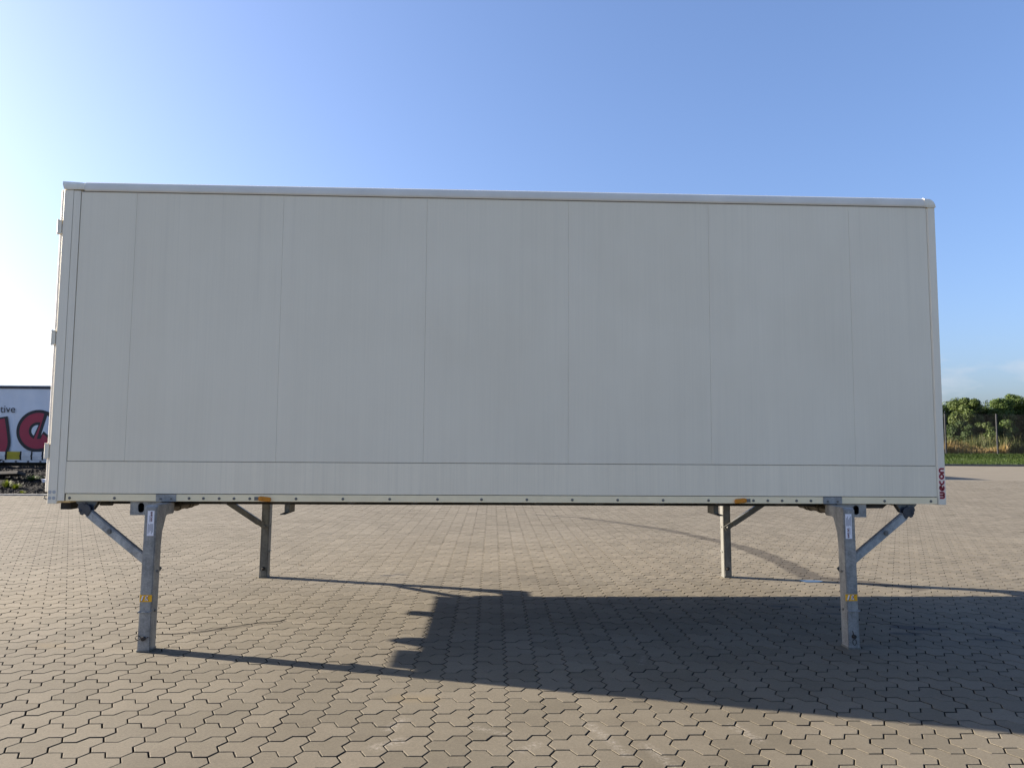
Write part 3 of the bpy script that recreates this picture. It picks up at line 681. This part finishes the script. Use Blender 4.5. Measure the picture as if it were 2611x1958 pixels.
# core, seams show as its dark backing
MB().box(0.03, 7.42, 0.016, WY-0.016, 1.185, 3.73).build('box_core', 'core', sb)
xs_ = [0.139, 0.597, 1.817, 3.026, 4.233, 5.446, 6.680, 7.373]
for yy0, yy1 in ((0.0, 0.03), (WY-0.03, WY)):
    for i in range(7):
        MB().box(xs_[i]+0.0005, xs_[i+1]-0.0005, yy0, yy1, 1.4455, 3.688).build('side_panel', 'panel', sb, bevel=0.0007)
    MB().box(0.135, 7.373, yy0-0.001 if yy0 < 1 else yy0, yy1 if yy0 < 1 else yy1+0.001, 1.1835, 1.4405).build('skirt_panel', 'skirt', sb, bevel=0.001)
# corner posts
for sgn in (0, 1):
    Yf = (lambda v: v) if sgn == 0 else (lambda v: WY-v)
    def bx(x0, x1, ya, yb, z0, z1, mb=None):
        a_, b_ = sorted((Yf(ya), Yf(yb))); return (mb or MB()).box(x0, x1, a_, b_, z0, z1)
    p = bx(0.0, 0.0745, -0.005, 0.09, 1.10, 3.70); bx(0.0765, 0.1335, -0.003, 0.085, 1.121, 3.695, p)
    post = p.build('corner_post', 'post', sb, bevel=0.0022)
    for px_, pz_ in ((0.019, 1.193), (0.052, 1.193), (0.019, 1.145), (0.052, 1.145)):
        y_ = Yf(-0.0065); MB().cyl((px_, Yf(0), pz_), (px_, y_, pz_), 0.0135, 16).build('plug', 'plug', post)
    p = bx(7.384, 7.449, -0.004, 0.09, 1.116, 3.69); bx(7.3765, 7.384, -0.0015, 0.02, 1.118, 3.686, p)
    postR = p.build('corner_post', 'post', sb, bevel=0.003)
    # top rail: quarter-round extrusion with a drip edge
    prof = [(-0.007, 3.692), (-0.011, 3.698), (-0.011, 3.712), (-0.009, 3.730), (-0.005, 3.748), (0.001, 3.762), (0.010, 3.771), (0.024, 3.7765), (0.06, 3.778), (0.14, 3.777), (0.14, 3.692)]
    MB().prism_x([(Yf(y), z) for y, z in prof], 0.166, 7.366).build('top_rail', 'roof', sb, smooth=True)
    bx(0.15, 7.37, -0.002, 0.02, 3.686, 3.694).build('drip_seal', 'seal', sb)
    # left roof cap flares out over the doors, right cap is rounded off
    cap = [(-0.012, 3.703), (-0.013, 3.72), (-0.008, 3.748), (0.012, 3.772), (0.05, 3.784), (0.15, 3.786), (0.15, 3.703)]
    c = MB(); xs0 = [0.0, -0.007, -0.017, -0.027, -0.032, -0.030, 0.0]
    n = len(cap); v = [(xs0[i], Yf(cap[i][0]), cap[i][1]+(0.006 if 2 < i < 6 else 0)) for i in range(n)] + [(0.10, Yf(y), z) for y, z in cap] + [(0.165, Yf(y+0.001), z-(0.006 if 1 < i < 6 else 0)) for i, (y, z) in enumerate(cap)]
    f = [tuple(range(n)), tuple(range(2*n, 3*n))]
    for r_ in range(2): f += [(r_*n+i, r_*n+(i+1) % n, (r_+1)*n+(i+1) % n, (r_+1)*n+i) for i in range(n)]
    c.add(v, f); c.build('roof_corner', 'post', sb)
    c = MB(); secs = []
    for t in range(0, 91, 15):
        sx = 7.382+0.072*math.sin(R(t)); dz = 0.085*(1-math.cos(R(t)))
        secs.append([(sx, Yf(y if y < 0.1 else 0.14), min(z, max(3.695, 3.781-dz))) for y, z in prof])
    secs.insert(0, [(7.362, Yf(y-0.002), z+0.003) for y, z in prof])
    n = len(prof); v = [p_ for s_ in secs for p_ in s_]; f = [tuple(range(n)), tuple(range(len(v)-n, len(v)))]
    for r_ in range(len(secs)-1): f += [(r_*n+i, r_*n+(i+1) % n, (r_+1)*n+(i+1) % n, (r_+1)*n+i) for i in range(n)]
    c.add(v, f); bx(7.362, 7.456, -0.011, 0.1, 3.690, 3.697, c); c.build('roof_corner', 'post', sb, smooth=True)
    # bottom rail with its bolts
    rl = bx(0.147, 7.370, -0.006, -0.0025, 1.122, 1.178); bx(0.147, 7.370, -0.0025, 0.05, 1.172, 1.178, rl); bx(0.147, 7.370, -0.0025, 0.02, 1.122, 1.126, rl)
    rail = rl.build('bottom_rail', 'rail', sb, bevel=0.0012)
    for ga_, gb_ in ((0.1355, 0.1462), (7.3706, 7.3762)): bx(ga_, gb_, 0.004, 0.03, 1.122, 1.181).build('end_gap_shade', 'black', rail)  # black strips stand in for the shade inside the rail-end gaps
    for bxx in (0.178, 0.535, 1.132, 1.247, 1.374, 1.493, 1.62, 1.995, 2.376, 2.758, 3.15, 3.513, 3.889, 4.267, 4.646, 5.028, 5.411, 5.792, 5.914, 6.036, 6.159, 6.282, 6.914, 7.314):
        b_ = MB().cyl((bxx, Yf(-0.006), 1.146), (bxx, Yf(-0.0075), 1.146), 0.0115, 14); b_.cyl((bxx, Yf(-0.0075), 1.146), (bxx, Yf(-0.013), 1.146), 0.0075, 6)
        b_.build('bolt', 'bolt', rail)
    for xa in (0.867, 6.385):
        pl = bx(xa, xa+0.162, -0.0105, -0.0062, 1.121, 1.179).build('mount_plate', 'galv', rail, bevel=0.001)
    for xa in (0.905, 0.99, 6.425, 6.51):
        MB().cyl((xa, Yf(-0.0105), 1.142), (xa, Yf(-0.018), 1.142), 0.009, 6).build('bolt', 'bolt', rail)
    for xa, d_ in ((1.694, 1), (5.729, -1)):           # amber marker lamps on zinc tabs
        lm_ = MB()
        pts_ = [(0, 0.018), (0.006, 0.024), (0.02, 0.025), (0.09, 0.018), (0.099, 0.010), (0.099, -0.012), (0.092, -0.019), (0.02, -0.012), (0.004, -0.010), (0, -0.004)]
        poly = [(xa+d_*u_, 1.141+v_) for u_, v_ in pts_]
        lm_.prism_y(poly, Yf(-0.007), Yf(-0.026)); lm_.cyl((xa+d_*0.022, Yf(-0.026), 1.146), (xa+d_*0.022, Yf(-0.031), 1.146), 0.013, 16)
        lamp = lm_.build('marker_lamp', 'amber', sb, bevel=0.002)
        a_, b_ = sorted((xa-d_*0.036, xa)); bx(a_, b_, -0.0105, -0.0062, 1.133, 1.161).build('lamp_tab', 'bolt', lamp)
# roof and far fittings
MB().box(0.03, 7.42, 0.135, WY-0.135, 3.732, 3.772).build('roof', 'roof', sb)
MB().box(7.42, 7.446, 0.09, WY-0.09, 1.13, 3.70).build('front_wall', 'panel', sb, bevel=0.001)
# rear doors with hinges and lock rods
for i, (ya, yb) in enumerate(((0.012, 1.268), (1.282, WY-0.012))):
    dr = MB().box(-0.031, -0.0035, ya, yb, 1.193, 3.703).build('door', 'door', sb, bevel=0.003)
    for zc in (1.525, 2.455, 3.384):
        h = MB(); yh = 0.0 if i == 0 else WY; s_ = 1 if i == 0 else -1
        h.cyl((-0.040, yh+s_*0.004, zc-0.064), (-0.040, yh+s_*0.004, zc+0.064), 0.0085, 12)
        h.box(-0.046, -0.006, min(yh-s_*0.004, yh+s_*0.05), max(yh-s_*0.004, yh+s_*0.05), zc-0.058, zc-0.05); h.box(-0.046, -0.006, min(yh-s_*0.004, yh+s_*0.05), max(yh-s_*0.004, yh+s_*0.05), zc+0.05, zc+0.058)
        h.box(-0.036, -0.031, min(yh, yh+s_*0.12), max(yh, yh+s_*0.12), zc-0.05, zc+0.05); h.box(-0.040, -0.012, min(yh-s_*0.001, yh+s_*0.01), max(yh-s_*0.001, yh+s_*0.01), zc-0.05, zc+0.05)
        h.build('hinge', 'post', dr, bevel=0.001)
    for yr in (ya+0.35, yb-0.2):
        rd = MB().cyl((-0.055, yr, 1.16), (-0.055, yr, 3.72), 0.014, 12)
        for zc in (1.25, 1.9, 2.6, 3.5): rd.box(-0.075, -0.031, yr-0.03, yr+0.03, zc-0.03, zc+0.03)
        rd.build('lock_rod', 'galv', dr)
    MB().box(-0.085, -0.07, ya+0.34, ya+0.85, 1.62, 1.66).build('handle', 'galv', dr, bevel=0.003)
lp = MB(); lp.tube([(0.0, 0.03, 1.128), (-0.03, 0.03, 1.135), (-0.048, 0.03, 1.144), (-0.046, 0.03, 1.156), (-0.03, 0.03, 1.166), (0.0, 0.03, 1.170)], 0.006, 8)
lp.build('tie_loop', 'galv_dark', sb, smooth=True)
# rubber buffers and rear cross member below the doors
for ya, yb, zl in ((0.17, 0.59, 1.037), (1.70, 1.86, 1.02)):
    MB().box(0.004, 0.10, ya, yb, zl, 1.12).build('rubber_buffer', 'black', sb, bevel=0.006)
MB().prism_x([(0.71, 1.12), (0.76, 1.06), (0.80, 1.012), (0.87, 1.006), (0.96, 1.05), (0.99, 1.12)], 0.004, 0.08).build('rubber_buffer', 'black', sb)
rc = MB().box(0.02, 0.13, 0.09, WY-0.09, 1.10, 1.18).build('rear_crossmember', 'rail', sb)
# floor and under-frame
MB().box(0.14, 7.37, 0.055, WY-0.055, 1.150, 1.184).build('floor', 'floor_wood', sb)
for yc in (0.30, 0.86, 1.69, 2.25):
    lo = 1.076 if yc in (0.30, 2.25) else 1.034
    xa, xb = (0.26, 7.00) if yc in (0.30, 2.25) else (0.18, 7.27)
    bm_ = MB().box(xa, xb, yc-0.035, yc+0.035, lo, lo+0.012).box(xa, xb, yc-0.006, yc+0.006, lo+0.012, 1.150).box(xa, xb, yc-0.035, yc+0.035, 1.138, 1.150)
    bm_.build('frame_beam', 'frame', sb)
for i in range(14):
    xc = 0.35+i*0.52; MB().box(xc-0.025, xc+0.025, 0.06, WY-0.06, 1.095, 1.137).build('cross_member', 'frame', sb)
MB().prism_y([(6.60, 1.112), (7.00, 1.112), (6.955, 1.076), (6.60, 1.076)], 0.10, 0.11).build('frame_gusset', 'frame', sb)
# stow hooks that hold the folded legs
for xa in (1.833, 5.583):
    for yh, s_ in ((0.33, 1), (WY-0.33, -1)):
        ya, yb = sorted((yh, yh+s_*0.012)); yc, yd = sorted((yh-s_*0.13, yh+s_*0.18))
        h = MB().box(xa-0.022, xa+0.022, ya, yb, 1.0, 1.10).box(xa-0.022, xa+0.022, yc, yd, 0.995, 1.004); h.box(xa-0.021, xa-0.014, *sorted((yh+s_*0.012, yh+s_*0.18)), 1.004, 1.10) if xa > 3 else h.box(xa+0.014, xa+0.021, *sorted((yh+s_*0.012, yh+s_*0.18)), 1.004, 1.10)
        h.cyl((xa, yh-s_*0.006, 1.083), (xa, yh, 1.083), 0.01, 10); h.build('stow_hook', 'galv_dark', sb, bevel=0.002)

def slot_plate(mb, x0, x1, z0, z1, cx, cz, w2, h2, y0, y1):
    """steel plate with an upright oval slot through it"""
    inner = arc(cx, cz+h2-w2, w2, 0, 180, 8) + arc(cx, cz-h2+w2, w2, 180, 360, 8); n = len(inner); outer = []
    for x, z in inner:                                 # push each slot point out to the plate edge
        dx, dz = x-cx, z-cz; t = min(((x1-cx) if dx > 0 else (cx-x0))/max(abs(dx), 1e-6), ((z1-cz) if dz > 0 else (cz-z0))/max(abs(dz), 1e-6)); outer.append((cx+dx*t, cz+dz*t))
    for c_ in ((x1, z1), (x0, z1), (x0, z0), (x1, z0)):
        k = min(range(n), key=lambda i: (outer[i][0]-c_[0])**2+(outer[i][1]-c_[1])**2); outer[k] = c_
    v = [(x, y0, z) for x, z in outer]+[(x, y0, z) for x, z in inner]+[(x, y1, z) for x, z in outer]+[(x, y1, z) for x, z in inner]
    f = []
    for i in range(n):
        j = (i+1) % n; f += [(i, j, n+j, n+i), (2*n+i, 2*n+j, 3*n+j, 3*n+i), (i, j, 2*n+j, 2*n+i), (n+i, n+j, 3*n+j, 3*n+i)]
    mb.add(v, f)

LP_, LPW = logo_paths()
def gear(mx_, my_, outer):
    fx = (lambda x: XM-x) if mx_ else (lambda x: x); fy = (lambda y: WY-y) if my_ else (lambda y: y)
    def P(x, y, z): return (fx(x), fy(y), z)
    def B(mb, x0, x1, y0, y1, z0, z1):
        a_, b_ = sorted((fx(x0), fx(x1))); c_, d_ = sorted((fy(y0), fy(y1))); return mb.box(a_, b_, c_, d_, z0, z1)
    galv = 'galv' if outer else 'galv_dark'  # far legs and braces use the darker steel
    # corner fitting with the oval slot
    cb = MB(); a_, b_ = sorted((fx(0.652), fx(0.90))); slot_plate(cb, a_, b_, 1.008, 1.118, fx(0.739), 1.068, 0.0245, 0.040, fy(0.02), fy(0.032))
    B(cb, 0.652, 0.90, 0.033, 0.19, 1.008, 1.016); B(cb, 0.652, 0.664, 0.033, 0.19, 1.0165, 1.118); B(cb, 0.888, 0.90, 0.033, 0.19, 1.0165, 1.118)
    fit = cb.build('corner_fitting', 'galv', sb)
    iw = MB(); B(iw, 0.664, 0.888, 0.17, 0.19, 1.0165, 1.14); iw.build('inner_wall', 'black', fit)
    # leg: folded steel profile widening into the head that slides on the cross tube
    lean = lambda z: -0.012*(1-z/1.115)
    side = [(-0.262, 0.0), (-0.150, 0.0), (-0.150, 0.80), (-0.138, 0.90), (-0.085, 1.012), (-0.055, 1.022), (0.058, 1.022), (0.058, 1.113), (-0.240, 1.113), (-0.262, 1.095)]
    lg = MB(); lg.prism(side, lambda y, z: P(0.900+lean(z), y, z), lambda y, z: P(0.992+lean(z), y, z))
    leg = lg.build('leg', galv, sb, bevel=0.006, seg=2)
    pr = MB()                                          # shallow raised web on the front face, the lower sleeve
    B(pr, 0.900, 0.980, -0.2635, -0.2622, 0.012, 0.30); pr.build('sleeve', galv, leg, bevel=0.0005)
    ft = MB(); B(ft, 0.884, 0.984, -0.265, -0.147, 0.0, 0.016); ft.build('foot_plate', 'galv_dark', leg, bevel=0.002)
    hd = MB(); B(hd, 0.888, 0.986, -0.277, -0.263, 0.296, 0.302); B(hd, 0.888, 0.895, -0.277, -0.22, 0.302, 0.310); B(hd, 0.976, 0.986, -0.277, -0.24, 0.302, 0.309); hd.build('grip_bar', 'galv', leg, bevel=0.001)
    pn = MB().cyl(P(0.938, -0.282, 0.103), P(0.938, -0.130, 0.103), 0.016, 16)
    pn.build('lock_pin', 'rust', leg, bevel=0.002)
    rg = MB()
    if mx_: ring = [P(0.940+0.015*math.sin(t), -0.279, 0.062-0.022*math.cos(t)) for t in np.linspace(0, 6.2832, 18)]; tail = [P(0.945, -0.279, 0.12), P(0.955, -0.279, 0.150)]
    else: ring = [P(0.900+0.019*math.cos(t), -0.279, 0.112+0.016*math.sin(t)) for t in np.linspace(0, 6.2832, 18)]; tail = [P(0.955, -0.279, 0.105), P(0.978, -0.279, 0.118)]
    rg.tube(ring, 0.003, 6); rg.tube(tail, 0.0035, 6); rg.build('clip_ring', 'rust', leg, smooth=True)
    for zz in (0.60, 0.30): MB().cyl(P(0.992+lean(zz), -0.2, zz), P(1.0+lean(zz), -0.2, zz), 0.010, 8).build('bolt', 'bolt', leg)
    # knee plate at the foot on the inner side
    kp = MB(); B(kp, 0.905, 0.975, -0.149, -0.143, 0.02, 0.085); kp.build('knee_plate', galv, leg, bevel=0.001)
    dk = MB().cyl(P(0.937, -0.150, 0.108), P(0.937, -0.138, 0.108), 0.021, 18); dk.build('pin_head', 'black', leg)
    # cross tube the leg slides on
    ct_ = MB().cyl(P(0.948, 0.058, 1.064), P(0.948, 0.62, 1.064), 0.033, 18)
    for yr in (0.20, 0.40, 0.46): ct_.cyl(P(0.948, yr, 1.064), P(0.948, yr+0.035, 1.064), 0.040, 18)
    ct_.build('cross_tube', plain('oily_tube_steel', (0.12, 0.10, 0.07), 0.5, 0.4, 0.3, 20) if not mx_ and not my_ else bpy.data.materials['oily_tube_steel'], sb, smooth=True)
    # brace: square tube pinned to the leg, hooked under the box
    lo_, hi_ = Vector(P(0.945, -0.118, 0.605)), Vector(P(0.335, -0.012, 1.035)); dr = (hi_-lo_).normalized(); top = lo_+dr*((hi_-lo_).length*0.985)
    br = MB().beam(lo_+dr*0.07, top, 0.048, 0.064, (0, 1, 0)); brace = br.build('brace', galv, sb, bevel=0.006, seg=2)
    sd = Vector((0, -1 if not my_ else 1, 0))
    ear = MB().beam(lo_-dr*0.035, lo_+dr*0.10, 0.010, 0.062, (0, 1, 0)); ear.cyl(lo_-sd*0.03, lo_+sd*0.02, 0.014, 12); ear.build('pin_end', 'galv_dark', brace, bevel=0.002)
    bp = lo_+dr*((hi_-lo_).length*0.66); MB().cyl(bp, bp+sd*0.038, 0.014, 14).cyl(bp, bp+sd*0.030, 0.021, 14).build('bolt', 'bolt', brace)
    hk = MB(); u_ = dr; w_ = Vector((0, 0, 1)) - dr*dr.z; w_.normalize()
    prof = [(-0.02, -0.020), (-0.015, 0.030), (0.005, 0.050), (0.035, 0.058), (0.055, 0.040), (0.085, 0.044), (0.105, 0.018), (0.10, -0.012), (0.07, -0.024), (0.05, -0.044), (0.025, -0.040), (0.02, -0.022)]
    for off, th_ in ((0.020, 0.010), (-0.030, 0.010)):
        hk.prism(prof, lambda a_, b_: top+u_*a_+w_*b_+sd*off, lambda a_, b_: top+u_*a_+w_*b_+sd*(off+th_))
    hk.beam(top-u_*0.01, top+u_*0.075, 0.04, 0.04, (0, 1, 0)); hk.cyl(top+u_*0.062-w_*0.02+sd*0.036, top+u_*0.062-w_*0.02-sd*0.036, 0.012, 10); hk.build('hook', 'hook_steel', brace, bevel=0.002)
    bk = MB(); bk.prism([(0.20, 1.148), (0.40, 1.148), (0.385, 1.105), (0.345, 1.045), (0.30, 1.045), (0.225, 1.105)], lambda x, z: P(x, -0.004+0.02, z), lambda x, z: P(x, 0.03, z))
    bk.prism([(0.20, 1.148), (0.40, 1.148), (0.385, 1.105), (0.345, 1.045), (0.30, 1.045), (0.225, 1.105)], lambda x, z: P(x, 0.07, z), lambda x, z: P(x, 0.08, z))
    bk.cyl(P(0.322, 0.0, 1.062), P(0.322, 0.09, 1.062), 0.014, 12); bk.build('brace_bracket', 'galv_dark', sb)
    if not outer: return
    # label and yellow stickers on the front of the leg
    yf_ = -0.2632
    lb = MB(); lb.box(0.0, 0.0, 0, 0, 0, 0); lb = MB(); cx_ = fx(0.950 if not mx_ else 0.953); z0_, z1_ = (0.879, 1.071) if not mx_ else (0.867, 1.063)
    lb.box(cx_-0.0255, cx_+0.0255, yf_-0.0012, yf_+0.001, z0_, z1_); lab = lb.build('maker_label', 'label_white', leg)
    sc_ = 0.077/LPW
    if not mx_: place = lambda u_, v_, h_: (cx_-0.003+v_*sc_, yf_-0.0013-h_, z1_-0.006-u_*sc_)
    else: place = lambda u_, v_, h_: (cx_+0.003-v_*sc_, yf_-0.0013-h_, z0_+0.006+u_*sc_)
    lt = MB(); strokes(lt, LP_, 0.30, place, 0.0004); lt.build('logo', 'label_red', leg)
    fp = MB(); fp_line = []
    for k in range(5):
        off_ = (-0.019+k*0.0085); z_a = 0.100 if k != 1 else 0.105; z_b = 0.178-0.012*(k % 3)
        if not mx_: fp.box(cx_+off_, cx_+off_+0.0042, yf_-0.0017, yf_-0.0012, z1_-z_b, z1_-z_a)
        else: fp.box(cx_-off_-0.0042, cx_-off_, yf_-0.0017, yf_-0.0012, z0_+z_a, z0_+z_b)
    if not mx_: fp.box(cx_-0.011, cx_-0.008, yf_-0.0017, yf_-0.0012, z1_-0.085, z1_-0.035)
    else: fp.box(cx_+0.008, cx_+0.011, yf_-0.0017, yf_-0.0012, z0_+0.035, z0_+0.085)
    fp.build('fine_print', 'label_grey', leg)
    ys_ = MB(); sx0, sx1 = (0.894, 0.985) if not mx_ else (6.424, 6.520); ys_.box(sx0, sx1, yf_-0.0012, yf_+0.001, 0.378, 0.430); ys_.build('yellow_sticker', 'yellow', leg)
    q_ = MB(); sx = sx0 if not mx_ else sx0+0.006
    strokes(q_, [[(sx+0.012, 0.386), (sx+0.024, 0.424)]], 0.010, lambda a_, b_, h_: (a_, yf_-0.0013-h_, b_), 0.0004)
    q_.prism_y([(sx+0.036, 0.388), (sx+0.046, 0.388), (sx+0.066, 0.424), (sx+0.052, 0.424)], yf_-0.0013, yf_-0.0017); q_.prism_y([(sx+0.056, 0.388), (sx+0.066, 0.388), (sx+0.052, 0.420), (sx+0.040, 0.420)], yf_-0.00135, yf_-0.00175)
    q_.build('sticker_print', 'label_white', leg)
    q_ = MB(); strokes(q_, [[(sx+0.040, 0.389), (sx+0.066, 0.424)], [(sx+0.044, 0.424), (sx+0.068, 0.387)]], 0.0035, lambda a_, b_, h_: (a_, yf_-0.0020-h_, b_), 0.0004)
    strokes(q_, [[(sx+0.010, 0.384), (sx+0.020, 0.384), (sx+0.028, 0.418)]], 0.003, lambda a_, b_, h_: (a_, yf_-0.0020-h_, b_), 0.0004)
    q_.prism_y(arc(sx+0.074, 0.424, 0.003, 0, 360, 8)[:-1], yf_-0.0013, yf_-0.0018)
    q_.build('sticker_mark', plain('sticker_brown', (0.22, 0.03, 0.01), 0.5) if not mx_ else bpy.data.materials['sticker_brown'], leg)
M['hook_steel'] = plain('dark_blue_hook_steel', (0.045, 0.052, 0.065), 0.38, 0.55, 0.3, 15)
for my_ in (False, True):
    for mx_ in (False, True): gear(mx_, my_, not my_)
# maker's lettering up the right corner post
sc_ = 0.262/LPW; xo = 7.4385
pl_ = lambda u_, v_, h_: (xo-v_*0.0455, -0.0043-h_, 1.166+u_*sc_)
nearR = [o for o in sb.children if o.name.startswith('corner_post')][1]
h_ = MB(); strokes(h_, LP_, 0.48, lambda u_, v_, hh: pl_(u_, v_, hh), 0.0003); h_.build('lettering_edge', 'pink', nearR)
h_ = MB(); strokes(h_, LP_, 0.29, lambda u_, v_, hh: pl_(u_, v_, hh+0.0005), 0.0004); h_.build('lettering', 'red_letter', nearR)

# ---- small things on the paving
wr = MB(); wr.tube([(0.80, 0.235, 0.006), (0.95, 0.245, 0.004), (1.07, 0.262, 0.008), (1.18, 0.33, 0.004), (1.30, 0.43, 0.004), (1.5, 0.545, 0.008), (1.75, 0.685, 0.004)], 0.0028, 6)
tag(wr.build('wire', M['rust'], origin=(1.2, 0.35, 0), smooth=True), 'thin dark wire lying on the paving behind the left front leg', 'wire')
a = NT('water_film'); M['water'] = a.fin((0.02, 0.022, 0.025), 0.03, 0, 0.5)
pd = MB(); pts_ = [(7.395+0.125*math.cos(t)*(1+0.18*math.sin(3*t+1)), 2.475+0.08*math.sin(t)*(1+0.2*math.cos(2*t)), 0) for t in np.linspace(0, 6.2832, 40)[:-1]]
pd.prism_z([(p[0], p[1]) for p in pts_], 0.0022, 0.0045)
tag(pd.build('puddle', 'water', origin=(7.39, 2.47, 0)), 'small shining puddle at the end of the wet trail behind the right front leg', 'puddle')
M['dead_leaf'] = plain('dead_leaf', (0.10, 0.06, 0.03), 0.8, 0, 0.3, 40)
def leaf(x, y, s_, an, label):
    b = MB(); n = 9; v = []
    for i in range(n):
        t = -1+2*i/(n-1); w_ = 0.42*(1-t*t)**0.8
        for sgn in (-1, 0, 1): p = Vector((t*s_, sgn*w_*s_, 0.004+0.25*s_*abs(sgn)*w_+0.18*s_*t*t)); p.rotate(Matrix.Rotation(an, 3, 'Z')); v.append((x+p.x, y+p.y, p.z))
    b.add(v, [(i*3+k, (i+1)*3+k, (i+1)*3+k+1, i*3+k+1) for i in range(n-1) for k in range(2)])
    tag(b.build('dead_leaf', 'dead_leaf', origin=(x, y, 0)), label, 'leaf', 'dead leaves on the paving')
leaf(1.15, 3.55, 0.035, 2.6, 'brown dead leaf on the paving right of the left rear leg')
leaf(0.33, -1.32, 0.022, 0.4, 'tiny dark leaf on the sunlit paving left of the left front leg')
